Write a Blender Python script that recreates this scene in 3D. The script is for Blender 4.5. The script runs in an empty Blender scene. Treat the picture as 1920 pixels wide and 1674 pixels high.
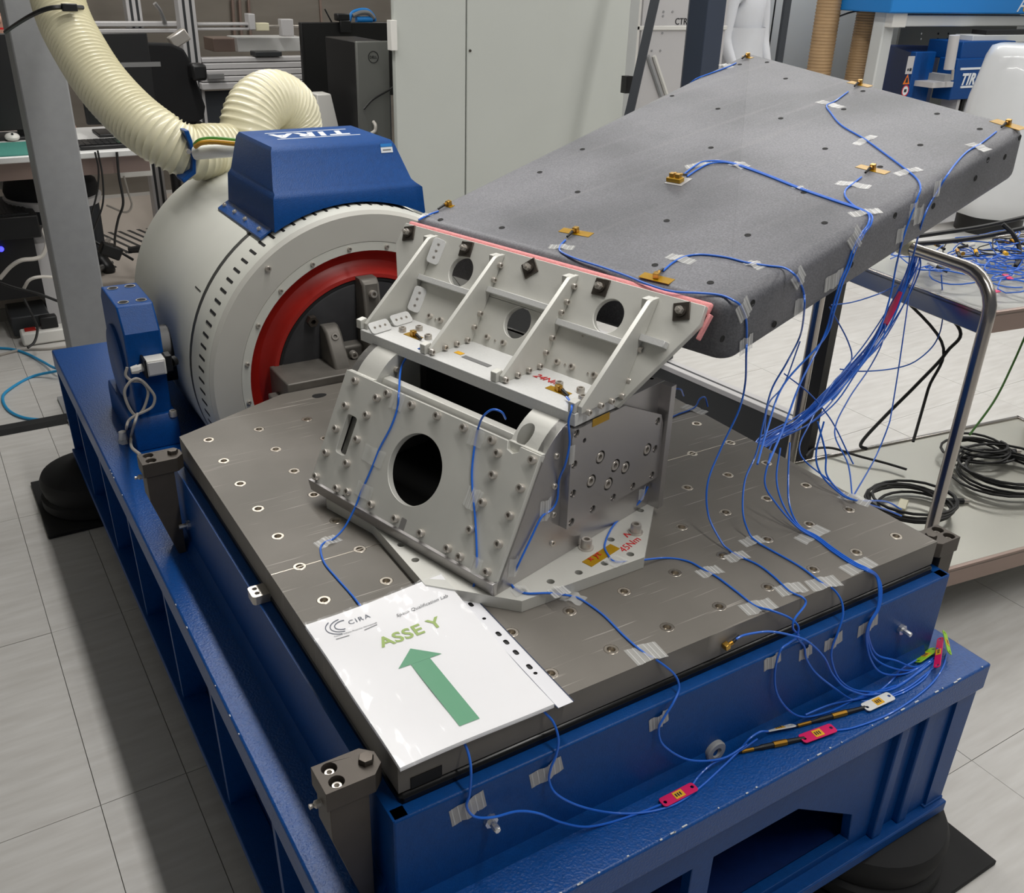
import bpy, bmesh, math, random
from math import sin, cos, pi, radians, atan2, hypot
from mathutils import Vector, Matrix
from mathutils.geometry import tessellate_polygon

random.seed(7)
S = bpy.context.scene
COL = S.collection
V = Vector

# ------------------------------------------------------------------ camera
CAMP = V((-0.378265, -0.795324, 1.531169))
CR = Matrix(((0.851001, -0.524407, 0.028201), (0.215154, 0.397128, 0.892187), (-0.479069, -0.753184, 0.450785)))
FPX = 1765.156
cam_data = bpy.data.cameras.new('camera')
cam_data.sensor_fit = 'HORIZONTAL'; cam_data.sensor_width = 36.0
cam_data.lens = 36.0 * FPX / 1920.0
cam_data.clip_start = 0.02; cam_data.clip_end = 60
cam = bpy.data.objects.new('camera', cam_data); COL.objects.link(cam)
cam.matrix_world = Matrix.Translation(CAMP) @ CR.transposed().to_4x4()
S.camera = cam

# ------------------------------------------------------------------ world and light
S.view_settings.view_transform = 'Standard'; S.view_settings.look = 'None'
S.view_settings.gamma = 1.0; S.view_settings.use_curve_mapping = False
S.view_settings.exposure = 0.0
world = bpy.data.worlds.new('world'); S.world = world; world.use_nodes = True
bg = world.node_tree.nodes['Background']
bg.inputs[0].default_value = (0.85, 0.9, 1.0, 1); bg.inputs[1].default_value = 0.13

def area_light(name, loc, sx, sy, power, color=(1, .98, .95)):
    d = bpy.data.lights.new(name, 'AREA'); d.shape = 'RECTANGLE'; d.size = sx; d.size_y = sy
    d.energy = power; d.color = color
    o = bpy.data.objects.new(name, d); COL.objects.link(o); o.location = loc
    return o
CEIL = 3.0
# ceiling luminaires of the laboratory: long fluorescent strips, each under the ceiling
for lx, pw in ((.58, 25), (3.2, 22), (5.8, 24)):
    for ly in (-.9, .9, 2.7, 4.5):
        area_light('ceiling_strip_lamp', (lx, ly, CEIL - .05), .16, 1.7, pw)

# ------------------------------------------------------------------ helpers
def lin(r, g, b):
    f = lambda c: ((c / 255.0) / 12.92 if c / 255.0 <= .04045 else (((c / 255.0) + .055) / 1.055) ** 2.4)
    return (f(r), f(g), f(b), 1.0)

MATS = {}
def mat(name, rgb, rough=.5, metal=0.0, var=0.0, scale=20.0, bump=0.0, bscale=None, alpha=1.0, stretch=None, spec=None, coat=0.0, trans=0.0, emit=0.0, rgb2=None, detail=4.0, rvar=0.0):
    m = bpy.data.materials.new(name); m.use_nodes = True
    nt = m.node_tree; P = nt.nodes['Principled BSDF']
    col = lin(*rgb)
    P.inputs['Base Color'].default_value = col
    P.inputs['Roughness'].default_value = rough
    P.inputs['Metallic'].default_value = metal
    P.inputs['Alpha'].default_value = alpha
    P.inputs['Coat Weight'].default_value = coat
    P.inputs['Transmission Weight'].default_value = trans
    if spec is not None: P.inputs['Specular IOR Level'].default_value = spec
    if emit:
        P.inputs['Emission Color'].default_value = col; P.inputs['Emission Strength'].default_value = emit
    if var or bump or rvar:
        tc = nt.nodes.new('ShaderNodeTexCoord'); mp = nt.nodes.new('ShaderNodeMapping')
        if stretch: mp.inputs['Scale'].default_value = stretch
        nt.links.new(tc.outputs['Object'], mp.inputs['Vector'])
        n = nt.nodes.new('ShaderNodeTexNoise'); n.inputs['Scale'].default_value = scale; n.inputs['Detail'].default_value = detail
        nt.links.new(mp.outputs['Vector'], n.inputs['Vector'])
        if var:
            r = nt.nodes.new('ShaderNodeValToRGB')
            c2 = lin(*rgb2) if rgb2 else tuple(max(0, c * (1 - var)) for c in col[:3]) + (1,)
            c1 = col if rgb2 else tuple(min(1, c * (1 + var)) for c in col[:3]) + (1,)
            r.color_ramp.elements[0].color = c2; r.color_ramp.elements[1].color = c1
            r.color_ramp.elements[0].position = .3; r.color_ramp.elements[1].position = .7
            nt.links.new(n.outputs['Fac'], r.inputs['Fac']); nt.links.new(r.outputs['Color'], P.inputs['Base Color'])
        if rvar:
            mr = nt.nodes.new('ShaderNodeMapRange'); mr.inputs['To Min'].default_value = max(0, rough - rvar); mr.inputs['To Max'].default_value = min(1, rough + rvar)
            nt.links.new(n.outputs['Fac'], mr.inputs['Value']); nt.links.new(mr.outputs['Result'], P.inputs['Roughness'])
        if bump:
            nb = nt.nodes.new('ShaderNodeTexNoise'); nb.inputs['Scale'].default_value = bscale or scale; nb.inputs['Detail'].default_value = 2
            nt.links.new(mp.outputs['Vector'], nb.inputs['Vector'])
            b = nt.nodes.new('ShaderNodeBump'); b.inputs['Strength'].default_value = bump; b.inputs['Distance'].default_value = .002
            nt.links.new(nb.outputs['Fac'], b.inputs['Height']); nt.links.new(b.outputs['Normal'], P.inputs['Normal'])
    MATS[name] = m
    return m

M_ = mat
M_('floor_tile', (205, 203, 199), .42, var=.05, scale=6, stretch=(1, 7, 1), rvar=.1, rgb2=(190, 187, 182))
M_('floor_joint', (128, 126, 121), .8)
M_('wall_white', (205, 207, 205), .6, var=.02, scale=3)
M_('wall_steel', (150, 143, 134), .38, .75, var=.08, scale=2, stretch=(1, 1, 6))
M_('ceiling', (220, 220, 216), .8)
M_('blue_paint', (0, 70, 140), .36, var=.12, scale=140, bump=.5, bscale=260, spec=.5)
M_('blue_satin', (0, 66, 132), .42, var=.08, scale=90, bump=.25, bscale=420, spec=.3)
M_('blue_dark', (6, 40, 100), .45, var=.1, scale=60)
M_('chip', (205, 208, 210), .5)
M_('black_rubber', (16, 16, 17), .75, var=.3, scale=15)
M_('black_oil', (7, 7, 8), .28)
M_('steel_bolt', (196, 190, 182), .32, .6)
M_('steel_dark', (90, 84, 78), .42, .85, var=.12, scale=30)
M_('steel_bracket', (86, 80, 74), .5, .55, var=.1, scale=18)
M_('insert', (188, 180, 168), .32, 1.0)
M_('insert_dark', (20, 19, 18), .6, .2)
M_('alu', (208, 207, 200), .45, .25, var=.05, scale=9, rvar=.08, bump=.03, bscale=200)
M_('alu_side', (176, 173, 172), .36, .8, var=.04, scale=8, rvar=.06)
M_('alu_white', (214, 214, 212), .55, .25, var=.03, scale=260, bump=.1, bscale=500)
M_('alu_bright', (222, 222, 222), .25, .9)
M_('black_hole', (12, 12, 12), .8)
M_('shaker_white', (216, 216, 207), .48, var=.03, scale=5)
M_('shaker_face', (198, 196, 188), .5, var=.03, scale=8)
M_('red_rubber', (158, 30, 22), .4, var=.12, scale=14)
M_('armature', (60, 60, 62), .5, .4, var=.12, scale=30)
M_('armature_rim', (24, 24, 25), .5)
M_('cast_grey', (112, 108, 102), .5, .4, var=.12, scale=25, bump=.1)
M_('band', (60, 60, 58), .6)
M_('hose', (224, 218, 188), .34, var=.04, scale=12, coat=.25)
M_('hose_tan', (190, 158, 118), .5, var=.08, scale=10)
M_('hose_dark', (150, 122, 90), .6)
M_('felt_pink', (238, 158, 158), .95, var=.08, scale=120, bump=.5, bscale=300)
M_('kapton', (176, 134, 6), .3, .1, var=.1, scale=40, alpha=.9)
M_('cable_blue', (28, 104, 212), .4, coat=.2)
M_('cable_black', (22, 22, 22), .5)
M_('cable_grey', (166, 160, 152), .5)
M_('cable_white', (205, 200, 192), .5)
M_('cable_cyan', (34, 150, 205), .45)
M_('cable_green', (70, 130, 40), .45)
M_('cable_yellow', (190, 140, 40), .45)
M_('gold', (190, 150, 70), .3, .9)
M_('brass', (176, 130, 50), .35, .9)
M_('tape_clear', (226, 226, 222), .22, alpha=.42, var=.03, scale=90)
M_('tape_line', (240, 240, 238), .35, alpha=.5)
M_('tape_grey', (176, 174, 172), .4, alpha=.86, var=.05, scale=60)
M_('paper', (243, 242, 244), .32, var=.008, scale=4, bump=.35, bscale=9, coat=.35)
M_('paper_edge', (226, 226, 228), .5)
M_('ink_green', (48, 148, 98), .45)
M_('ink_lime', (146, 176, 52), .45)
M_('ink_black', (34, 36, 46), .5)
M_('ink_navy', (44, 56, 84), .5)
M_('sleeve', (238, 240, 242), .06, alpha=.12)
M_('sleeve_strip', (232, 232, 236), .3)
M_('white_plastic', (222, 220, 214), .4)
M_('white_print', (228, 232, 236), .5)
M_('grey_plastic', (120, 120, 120), .5)
M_('black_plastic', (18, 18, 19), .45)
M_('black_fabric', (16, 16, 18), .9, var=.2, scale=200)
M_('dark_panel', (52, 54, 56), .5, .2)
M_('dark_paint', (50, 54, 60), .5, var=.05, scale=8)
M_('navy_paint', (42, 52, 70), .5)
M_('column_grey', (150, 151, 152), .55, var=.04, scale=30)
M_('cabinet_grey', (186, 189, 183), .5, var=.015, scale=3)
M_('rack_grey', (196, 194, 194), .5, .1, var=.02, scale=4)
M_('stainless', (178, 172, 166), .22, 1.0, rvar=.06, scale=12)
M_('stainless_tray', (176, 175, 165), .34, .6, rvar=.08, scale=3)
M_('stainless_side', (160, 140, 130), .35, .6)
M_('sheet_grey', (112, 113, 109), .5, .2)
M_('lime_tag', (150, 205, 30), .4)
M_('pink_tag', (222, 26, 98), .4)
M_('white_tag', (230, 230, 226), .4)
M_('label_yellow', (236, 178, 30), .5)
M_('orange', (226, 116, 20), .5)
M_('red_ink', (204, 30, 34), .5)
M_('sky_blue', (24, 126, 204), .45)
M_('teal_mat', (58, 128, 116), .7, var=.2, scale=400)
M_('coat_white', (222, 224, 228), .8, var=.03, scale=8)
M_('skin', (205, 160, 140), .6)
M_('hair', (40, 30, 24), .7)
M_('brown_hair', (52, 38, 30), .7)
M_('led_green', (40, 235, 130), .4, emit=3.0)
M_('led_blue', (60, 60, 255), .4, emit=3.0)
M_('bag_white', (222, 224, 226), .25, .0, var=.02, scale=6, coat=.4)
M_('beige_floor', (196, 186, 176), .6)
M_('grey_floor_edge', (138, 134, 126), .6)

def steel_plate_material():
    m = bpy.data.materials.new('slip_steel'); m.use_nodes = True; nt = m.node_tree; P = nt.nodes['Principled BSDF']
    tc = nt.nodes.new('ShaderNodeTexCoord')
    def noise(scale, detail=5, st=None):
        n = nt.nodes.new('ShaderNodeTexNoise'); n.inputs['Scale'].default_value = scale; n.inputs['Detail'].default_value = detail
        if st:
            mp = nt.nodes.new('ShaderNodeMapping'); mp.inputs['Scale'].default_value = st[0]; mp.inputs['Rotation'].default_value = (0, 0, st[1])
            nt.links.new(tc.outputs['Object'], mp.inputs['Vector']); nt.links.new(mp.outputs['Vector'], n.inputs['Vector'])
        else: nt.links.new(tc.outputs['Object'], n.inputs['Vector'])
        return n
    n1 = noise(4)
    r1 = nt.nodes.new('ShaderNodeValToRGB'); r1.color_ramp.elements[0].position = .3; r1.color_ramp.elements[1].position = .72
    r1.color_ramp.elements[0].color = lin(104, 100, 93); r1.color_ramp.elements[1].color = lin(124, 119, 112)
    nt.links.new(n1.outputs['Fac'], r1.inputs['Fac'])
    last = r1.outputs['Color']
    for ang, sc, lo in ((.5, (5, 260, 1), .69), (-.9, (5, 240, 1), .70), (1.35, (4, 200, 1), .70), (2.4, (7, 300, 1), .71)):
        n = noise(1.0, 1, (sc, ang))
        r = nt.nodes.new('ShaderNodeValToRGB'); r.color_ramp.elements[0].position = lo; r.color_ramp.elements[1].position = lo + .05
        nt.links.new(n.outputs['Fac'], r.inputs['Fac'])
        n2 = noise(5.0 + ang, 2); r2 = nt.nodes.new('ShaderNodeValToRGB'); r2.color_ramp.elements[0].position = .5; r2.color_ramp.elements[1].position = .66
        nt.links.new(n2.outputs['Fac'], r2.inputs['Fac'])
        mul = nt.nodes.new('ShaderNodeMath'); mul.operation = 'MULTIPLY'
        nt.links.new(r.outputs['Color'], mul.inputs[0]); nt.links.new(r2.outputs['Color'], mul.inputs[1])
        mul2 = nt.nodes.new('ShaderNodeMath'); mul2.operation = 'MULTIPLY'; mul2.inputs[1].default_value = .6
        nt.links.new(mul.outputs[0], mul2.inputs[0])
        mx = nt.nodes.new('ShaderNodeMixRGB'); mx.inputs['Color2'].default_value = lin(196, 190, 182)
        nt.links.new(mul2.outputs[0], mx.inputs['Fac']); nt.links.new(last, mx.inputs['Color1']); last = mx.outputs['Color']
    nt.links.new(last, P.inputs['Base Color'])
    P.inputs['Metallic'].default_value = .2
    mr = nt.nodes.new('ShaderNodeMapRange'); mr.inputs['To Min'].default_value = .48; mr.inputs['To Max'].default_value = .62
    n3 = noise(9); nt.links.new(n3.outputs['Fac'], mr.inputs['Value']); nt.links.new(mr.outputs['Result'], P.inputs['Roughness'])
    MATS['slip_steel'] = m
steel_plate_material()

def composite_material():
    m = bpy.data.materials.new('grey_composite'); m.use_nodes = True; nt = m.node_tree; P = nt.nodes['Principled BSDF']
    tc = nt.nodes.new('ShaderNodeTexCoord')
    a = nt.nodes.new('ShaderNodeTexNoise'); a.inputs['Scale'].default_value = 3.2; a.inputs['Detail'].default_value = 6
    b = nt.nodes.new('ShaderNodeTexNoise'); b.inputs['Scale'].default_value = 320; b.inputs['Detail'].default_value = 2
    mp = nt.nodes.new('ShaderNodeMapping'); mp.inputs['Rotation'].default_value = (0, 0, radians(-18)); mp.inputs['Scale'].default_value = (1.2, 34, 1)
    c = nt.nodes.new('ShaderNodeTexNoise'); c.inputs['Scale'].default_value = 1; c.inputs['Detail'].default_value = 3
    nt.links.new(tc.outputs['Object'], mp.inputs['Vector'])
    nt.links.new(tc.outputs['Object'], a.inputs['Vector']); nt.links.new(tc.outputs['Object'], b.inputs['Vector']); nt.links.new(mp.outputs['Vector'], c.inputs['Vector'])
    r = nt.nodes.new('ShaderNodeValToRGB'); r.color_ramp.elements[0].position = .32; r.color_ramp.elements[1].position = .68
    r.color_ramp.elements[0].color = lin(88, 89, 93); r.color_ramp.elements[1].color = lin(126, 126, 131)
    nt.links.new(a.outputs['Fac'], r.inputs['Fac'])
    r2 = nt.nodes.new('ShaderNodeValToRGB'); r2.color_ramp.elements[0].position = .35; r2.color_ramp.elements[1].position = .75
    r2.color_ramp.elements[0].color = (.74, .74, .75, 1); r2.color_ramp.elements[1].color = (1.16, 1.16, 1.16, 1)
    nt.links.new(b.outputs['Fac'], r2.inputs['Fac'])
    mx = nt.nodes.new('ShaderNodeMixRGB'); mx.blend_type = 'MULTIPLY'; mx.inputs['Fac'].default_value = 1
    nt.links.new(r.outputs['Color'], mx.inputs['Color1']); nt.links.new(r2.outputs['Color'], mx.inputs['Color2'])
    r3 = nt.nodes.new('ShaderNodeValToRGB'); r3.color_ramp.elements[0].position = .6; r3.color_ramp.elements[1].position = .8
    r3.color_ramp.elements[0].color = (0, 0, 0, 1); r3.color_ramp.elements[1].color = (.22, .22, .22, 1)
    nt.links.new(c.outputs['Fac'], r3.inputs['Fac'])
    m2 = nt.nodes.new('ShaderNodeMixRGB'); m2.inputs['Color2'].default_value = lin(150, 148, 148)
    nt.links.new(r3.outputs['Color'], m2.inputs['Fac']); nt.links.new(mx.outputs['Color'], m2.inputs['Color1'])
    nt.links.new(m2.outputs['Color'], P.inputs['Base Color'])
    P.inputs['Roughness'].default_value = .5; P.inputs['Metallic'].default_value = .1
    bp = nt.nodes.new('ShaderNodeBump'); bp.inputs['Strength'].default_value = .2; bp.inputs['Distance'].default_value = .001
    nt.links.new(b.outputs['Fac'], bp.inputs['Height']); nt.links.new(bp.outputs['Normal'], P.inputs['Normal'])
    MATS['grey_composite'] = m
composite_material()

# --- mesh builder
class MB:
    def __init__(s): s.v = []; s.f = []; s.mi = []; s.cur = 0
    def add(s, vs, fs):
        n = len(s.v); s.v += [tuple(x) for x in vs]; s.f += [tuple(i + n for i in f) for f in fs]; s.mi += [s.cur] * len(fs)
        return s
    def box(s, c, h, M=None):
        c = V(c); vs = []
        for x in (-1, 1):
            for y in (-1, 1):
                for z in (-1, 1):
                    p = V((x * h[0], y * h[1], z * h[2]))
                    vs.append(c + (M @ p if M else p))
        return s.add(vs, [(0, 1, 3, 2), (4, 6, 7, 5), (0, 4, 5, 1), (2, 3, 7, 6), (0, 2, 6, 4), (1, 5, 7, 3)])
    def bb(s, x0, x1, y0, y1, z0, z1):
        return s.box(((x0 + x1) / 2, (y0 + y1) / 2, (z0 + z1) / 2), (abs(x1 - x0) / 2, abs(y1 - y0) / 2, abs(z1 - z0) / 2))
    def prism(s, poly, holes, fn, t0, t1):
        """poly/holes: 2-D loops; fn(u,v,t)->3-D point; solid between t0 and t1"""
        loops = [list(poly)] + [list(h) for h in holes]
        tri = tessellate_polygon([[V((p[0], p[1], 0)) for p in l] for l in loops])
        flat = [p for l in loops for p in l]; n = len(flat)
        vs = [fn(p[0], p[1], t0) for p in flat] + [fn(p[0], p[1], t1) for p in flat]
        fs = [tuple(t) for t in tri] + [tuple(i + n for i in reversed(t)) for t in tri]
        k = 0
        for l in loops:
            m = len(l)
            for i in range(m): fs.append((k + i, k + (i + 1) % m, k + (i + 1) % m + n, k + i + n))
            k += m
        return s.add(vs, fs)
    def lathe(s, prof, M=None, seg=24, close=False, a0=0, a1=2 * pi):
        """prof: list of (r,z); around z axis, then M"""
        M = M or Matrix.Identity(4); full = abs(a1 - a0 - 2 * pi) < 1e-6
        ns = seg if full else seg + 1; vs = []; fs = []
        for i in range(ns):
            a = a0 + (a1 - a0) * i / seg
            for r, z in prof: vs.append(M @ V((r * cos(a), r * sin(a), z)))
        m = len(prof)
        for i in range(seg):
            j = (i + 1) % ns
            for k in range(m - 1 + (1 if close else 0)):
                l = (k + 1) % m
                fs.append((i * m + k, j * m + k, j * m + l, i * m + l))
        return s.add(vs, fs)
    def cyl(s, p0, p1, r0, r1=None, seg=14, caps=True):
        p0 = V(p0); p1 = V(p1); r1 = r0 if r1 is None else r1
        L = (p1 - p0).length; M = Matrix.Translation(p0) @ (p1 - p0).to_track_quat('Z', 'Y').to_matrix().to_4x4()
        prof = [(r0, 0), (r1, L)]
        if caps: prof = [(1e-5, 0)] + prof + [(1e-5, L)]
        return s.lathe(prof, M, seg)
    def tube(s, pts, r, seg=8, rad=None, cap=True):
        pts = [V(p) for p in pts]; n = len(pts)
        if n < 2: return s
        tang = []
        for i in range(n):
            t = (pts[min(i + 1, n - 1)] - pts[max(i - 1, 0)])
            tang.append(t.normalized() if t.length > 1e-9 else V((0, 0, 1)))
        up = V((0, 0, 1)) if abs(tang[0].z) < .9 else V((1, 0, 0))
        nrm = (up - tang[0] * up.dot(tang[0])).normalized(); vs = []; fs = []
        for i in range(n):
            nrm = (nrm - tang[i] * nrm.dot(tang[i]))
            nrm = nrm.normalized() if nrm.length > 1e-6 else tang[i].orthogonal().normalized()
            b = tang[i].cross(nrm); rr = rad[i] if rad else r
            for k in range(seg):
                a = 2 * pi * k / seg; vs.append(pts[i] + nrm * (cos(a) * rr) + b * (sin(a) * rr))
        for i in range(n - 1):
            for k in range(seg):
                l = (k + 1) % seg
                fs.append((i * seg + k, i * seg + l, (i + 1) * seg + l, (i + 1) * seg + k))
        if cap:
            fs.append(tuple(reversed(range(seg)))); fs.append(tuple(range((n - 1) * seg, n * seg)))
        return s.add(vs, fs)
    def sphere(s, c, r, seg=12, rings=8, sc=(1, 1, 1)):
        prof = [(max(1e-5, r * sin(pi * i / rings)), -r * cos(pi * i / rings)) for i in range(rings + 1)]
        M = Matrix.Translation(V(c)) @ Matrix.Diagonal((sc[0], sc[1], sc[2], 1))
        return s.lathe(prof, M, seg)
    def mesh(s, name, smooth=35):
        me = bpy.data.meshes.new(name); me.from_pydata(s.v, [], s.f); me.validate()
        bm = bmesh.new(); bm.from_mesh(me); bmesh.ops.remove_doubles(bm, verts=bm.verts, dist=1e-6); bmesh.ops.recalc_face_normals(bm, faces=bm.faces)
        bm.to_mesh(me); bm.free()
        if smooth:
            me.shade_smooth(); me.set_sharp_from_angle(angle=radians(smooth))
        return me

WM = {}
def add(name, me, mt, parent=None, M=None, bevel=0, seg=2, label=None):
    if isinstance(me, MB): me = me.mesh(name)
    o = bpy.data.objects.new(name, me); COL.objects.link(o)
    if mt is not None and not me.materials:
        for q in (mt if isinstance(mt, (list, tuple)) else [mt]): me.materials.append(MATS[q])
    if M is not None: o.matrix_basis = M
    if parent is not None:
        o.parent = parent; o.matrix_parent_inverse = WM[parent.name].inverted()
    WM[o.name] = o.matrix_basis.copy()
    if bevel:
        b = o.modifiers.new('bevel', 'BEVEL'); b.width = bevel; b.segments = seg; b.limit_method = 'ANGLE'; b.angle_limit = radians(40); b.harden_normals = False
    if label: o['label'] = label
    return o
def tag(o, label, cat, group=None, kind=None):
    o['label'] = label; o['category'] = cat
    if group: o['group'] = group
    if kind: o['kind'] = kind
    return o
def thing(name, label, cat, loc=(0, 0, 0), group=None, kind=None):
    o = bpy.data.objects.new(name, None); COL.objects.link(o); o.location = loc; o.empty_display_size = .05
    WM[o.name] = Matrix.Translation(V(loc))
    return tag(o, label, cat, group, kind)
def struct(name, me, mt, M=None, label=None, bevel=0):
    o = add(name, me, mt, None, M, bevel); o['kind'] = 'structure'
    if label: o['label'] = label
    return o
def T(x, y, z): return Matrix.Translation(V((x, y, z)))
def frame(p, n, up=V((0, 0, 1))):
    """matrix whose +z is n at p"""
    n = V(n).normalized(); u = V(up)
    if abs(u.dot(n)) > .95: u = V((0, 1, 0))
    x = u.cross(n).normalized(); y = n.cross(x)
    return Matrix((( x.x, y.x, n.x, p[0]), (x.y, y.y, n.y, p[1]), (x.z, y.z, n.z, p[2]), (0, 0, 0, 1)))
def circ(cx, cy, r, n=24, ph=0): return [(cx + r * cos(2 * pi * i / n + ph), cy + r * sin(2 * pi * i / n + ph)) for i in range(n)]
def rrect(x0, x1, y0, y1, r, n=4):
    o = []
    for cx, cy, a in ((x1 - r, y1 - r, 0), (x0 + r, y1 - r, 90), (x0 + r, y0 + r, 180), (x1 - r, y0 + r, 270)):
        for i in range(n + 1):
            t = radians(a + 90 * i / n); o.append((cx + r * cos(t), cy + r * sin(t)))
    return o
def smooth_path(pts, n=8):
    pts = [V(p) for p in pts]
    if len(pts) < 3: return pts
    P = [pts[0] * 2 - pts[1]] + pts + [pts[-1] * 2 - pts[-2]]; out = []
    for i in range(1, len(P) - 2):
        p0, p1, p2, p3 = P[i - 1:i + 3]
        for k in range(n):
            t = k / n
            out.append(.5 * ((2 * p1) + (p2 - p0) * t + (2 * p0 - 5 * p1 + 4 * p2 - p3) * t * t + (3 * p1 - p0 - 3 * p2 + p3) * t ** 3))
    out.append(P[-2]); return out
def text_mesh(name, body, size, extrude=.0004, align='LEFT', shear=0.0, space=1.0, bold=0.0):
    cu = bpy.data.curves.new(name, 'FONT'); cu.body = body; cu.size = size; cu.extrude = extrude; cu.align_x = align; cu.shear = shear; cu.space_character = space; cu.offset = bold
    cu.resolution_u = 3
    o = bpy.data.objects.new(name, cu); COL.objects.link(o)
    dg = bpy.context.evaluated_depsgraph_get(); dg.update()
    me = bpy.data.meshes.new_from_object(o.evaluated_get(dg)); bpy.data.objects.remove(o); bpy.data.curves.remove(cu)
    me.materials.clear()
    return me
def boolean_cut(o, cutter):
    m = o.modifiers.new('cut', 'BOOLEAN'); m.operation = 'DIFFERENCE'; m.object = cutter; m.solver = 'EXACT'
    dg = bpy.context.evaluated_depsgraph_get(); dg.update()
    me = bpy.data.meshes.new_from_object(o.evaluated_get(dg)); o.modifiers.clear(); o.data = me
    cm = cutter.data; bpy.data.objects.remove(cutter); bpy.data.meshes.remove(cm)
    me.shade_smooth(); me.set_sharp_from_angle(angle=radians(35))

# --- survey helpers: a sight line of the calibrated camera cut with a known surface gives a point in the room (metres)
def ray(u, v): return CR.transposed() @ V(((u - 960) / FPX, -(v - 837) / FPX, -1.0))
def onP(u, v, p, n): d = ray(u, v); return CAMP + d * (V(n).dot(V(p) - CAMP) / V(n).dot(d))
def oz(u, v, z): return onP(u, v, (0, 0, z), (0, 0, 1))
def oy(u, v, y): return onP(u, v, (0, y, 0), (0, 1, 0))
def ox(u, v, x): return onP(u, v, (x, 0, 0), (1, 0, 0))
TH = radians(15.4)
E1 = V((cos(TH), sin(TH), 0)); E2 = V((-sin(TH), cos(TH), 0)); EZ = V((0, 0, 1))
def W(a, b, z): return E1 * a + E2 * b + EZ * z          # fixture frame: a = depth, b = width, z = height
def ob(u, v, b): return onP(u, v, E2 * b, E2)
FT = V((.088, 0, .177)).normalized(); F0 = V((.244, 0, .741)); FNl = V((-FT.z, 0, FT.x)); FN = W(*FNl)
def FPt(b, s, n=0): return W(F0.x + FT.x * s + FNl.x * n, b, F0.z + FT.z * s + FNl.z * n)
BA = radians(60); BU = V((cos(BA), 0, sin(BA))); BNl = V((-sin(BA), 0, cos(BA))); BN = W(*BNl); B0 = V((.492, 0, .968))
def BPt(b, s, n=0): return W(B0.x + BU.x * s + BNl.x * n, b, B0.z + BU.z * s + BNl.z * n)
def oB(u, v, n=0): return onP(u, v, BPt(0, 0, n), BN)
PA = radians(12); PUl = V((cos(PA), 0, sin(PA))); PNl = V((-sin(PA), 0, cos(PA))); PN = W(*PNl); PU = W(*PUl); P0 = V((.585, 0, 1.112))
def PPt(b, s, n=0): return W(P0.x + PUl.x * s + PNl.x * n, b, P0.z + PUl.z * s + PNl.z * n)
def oT(u, v, n=0.0): return onP(u, v, PPt(0, 0, n), PN)

# --- shared small hardware meshes (+z out of the surface, origin on the surface)
def cap_screw_mesh(r=.0065, h=.008):
    m = MB(); hx = r * .52
    m.lathe([(1e-5, -.001), (r, -.001), (r, h * .85), (r * .88, h), (hx, h), (hx * .97, h * .35), (1e-5, h * .35)], seg=12)
    return m.mesh('cap_screw')
SCREW = cap_screw_mesh(); SCREW.materials.append(MATS['steel_bolt'])
SCREW_S = cap_screw_mesh(.005, .006); SCREW_S.materials.append(MATS['steel_bolt'])
SCREW_B = cap_screw_mesh(.009, .014); SCREW_B.materials.append(MATS['steel_bolt'])
def put(name, me, p, n, parent, up=EZ, spin=None, label=None):
    M = frame(p, n, up)
    if spin is not None: M = M @ Matrix.Rotation(spin, 4, 'Z')
    return add(name, me, None, parent, M, label=label)

# ================================================================== SETTING
TILE = .64
fl = struct('floor', MB().bb(-4.5, 8.5, -3.0, 8.5, -.05, -.004), 'floor_joint', label='laboratory floor of pale grey streaked square tiles')
def tile_mesh(w):
    me = MB().box((0, 0, -.002), (w / 2 - .0008, TILE / 2 - .0008, .002)).mesh('floor_tile'); me.materials.append(MATS['floor_tile']); return me
tm = tile_mesh(TILE); t1_ = tile_mesh(.17); t2_ = tile_mesh(.217)
cols_ = [(.057 + TILE * (k + .5), 1.245, tm) for k in range(13)] + [(-.33 - TILE * (k + .5), .789, tm) for k in range(6)] + [(-.245, .789, t1_), (-.0515, .789, t2_)]
for x_, y_, me_ in cols_:
    for j in range(-6, 11):
        add('floor_tile', me_, None, fl, T(x_, y_ + TILE * (j + .5), random.uniform(-.0004, .0003)))
struct('wall_back', MB().bb(-4.5, 8.5, 6.6, 6.75, 0, 3.0), 'wall_steel', label='brushed stainless steel back wall of the laboratory')
struct('wall_right', MB().bb(8.4, 8.5, -3.0, 6.6, 0, 3.0), 'wall_white', label='white wall on the right of the laboratory')
struct('wall_left', MB().bb(-4.5, -4.4, -3.0, 6.6, 0, 3.0), 'wall_white', label='white wall on the left of the laboratory')
struct('ceiling', MB().bb(-4.5, 8.5, -3.0, 6.75, 3.0, 3.1), 'ceiling', label='white laboratory ceiling')

# ================================================================== SLIP TABLE BASE
base = thing('slip_table_base', 'long blue welded steel base carrying the slip table and the shaker', 'machine base', (.45, 1.0, 0))
SH = .48
add('shelf', MB().bb(-.14, 1.035, -.15, 2.165, SH - .055, SH), 'blue_paint', base, bevel=.004)
m = MB()
m.bb(-.064, -.044, -.068, .985, SH, .64); m.bb(.951, .971, -.068, .985, SH, .64)
m.bb(-.064, .971, .965, .985, SH, .64)
add('side_wall', m, 'blue_satin', base, bevel=.003)
add('front_wall', MB().bb(-.064, .971, -.070, -.048, SH, .64), 'blue_satin', base, bevel=.003)
add('top_deck', MB().bb(-.045, .952, -.05, .97, .60, .632), 'blue_satin', base)
add('weld_strip', MB().prism([(0, 0), (.010, 0), (.010, .022)], [], lambda u, v, t: V((t, -.079 + u, SH + v)), -.05, .95), 'blue_satin', base)
add('weld_strip', MB().prism([(0, 0), (.012, 0), (.012, .024)], [], lambda u, v, t: V((-.075 + u, t, SH + v)), -.04, .95), 'blue_satin', base)
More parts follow.
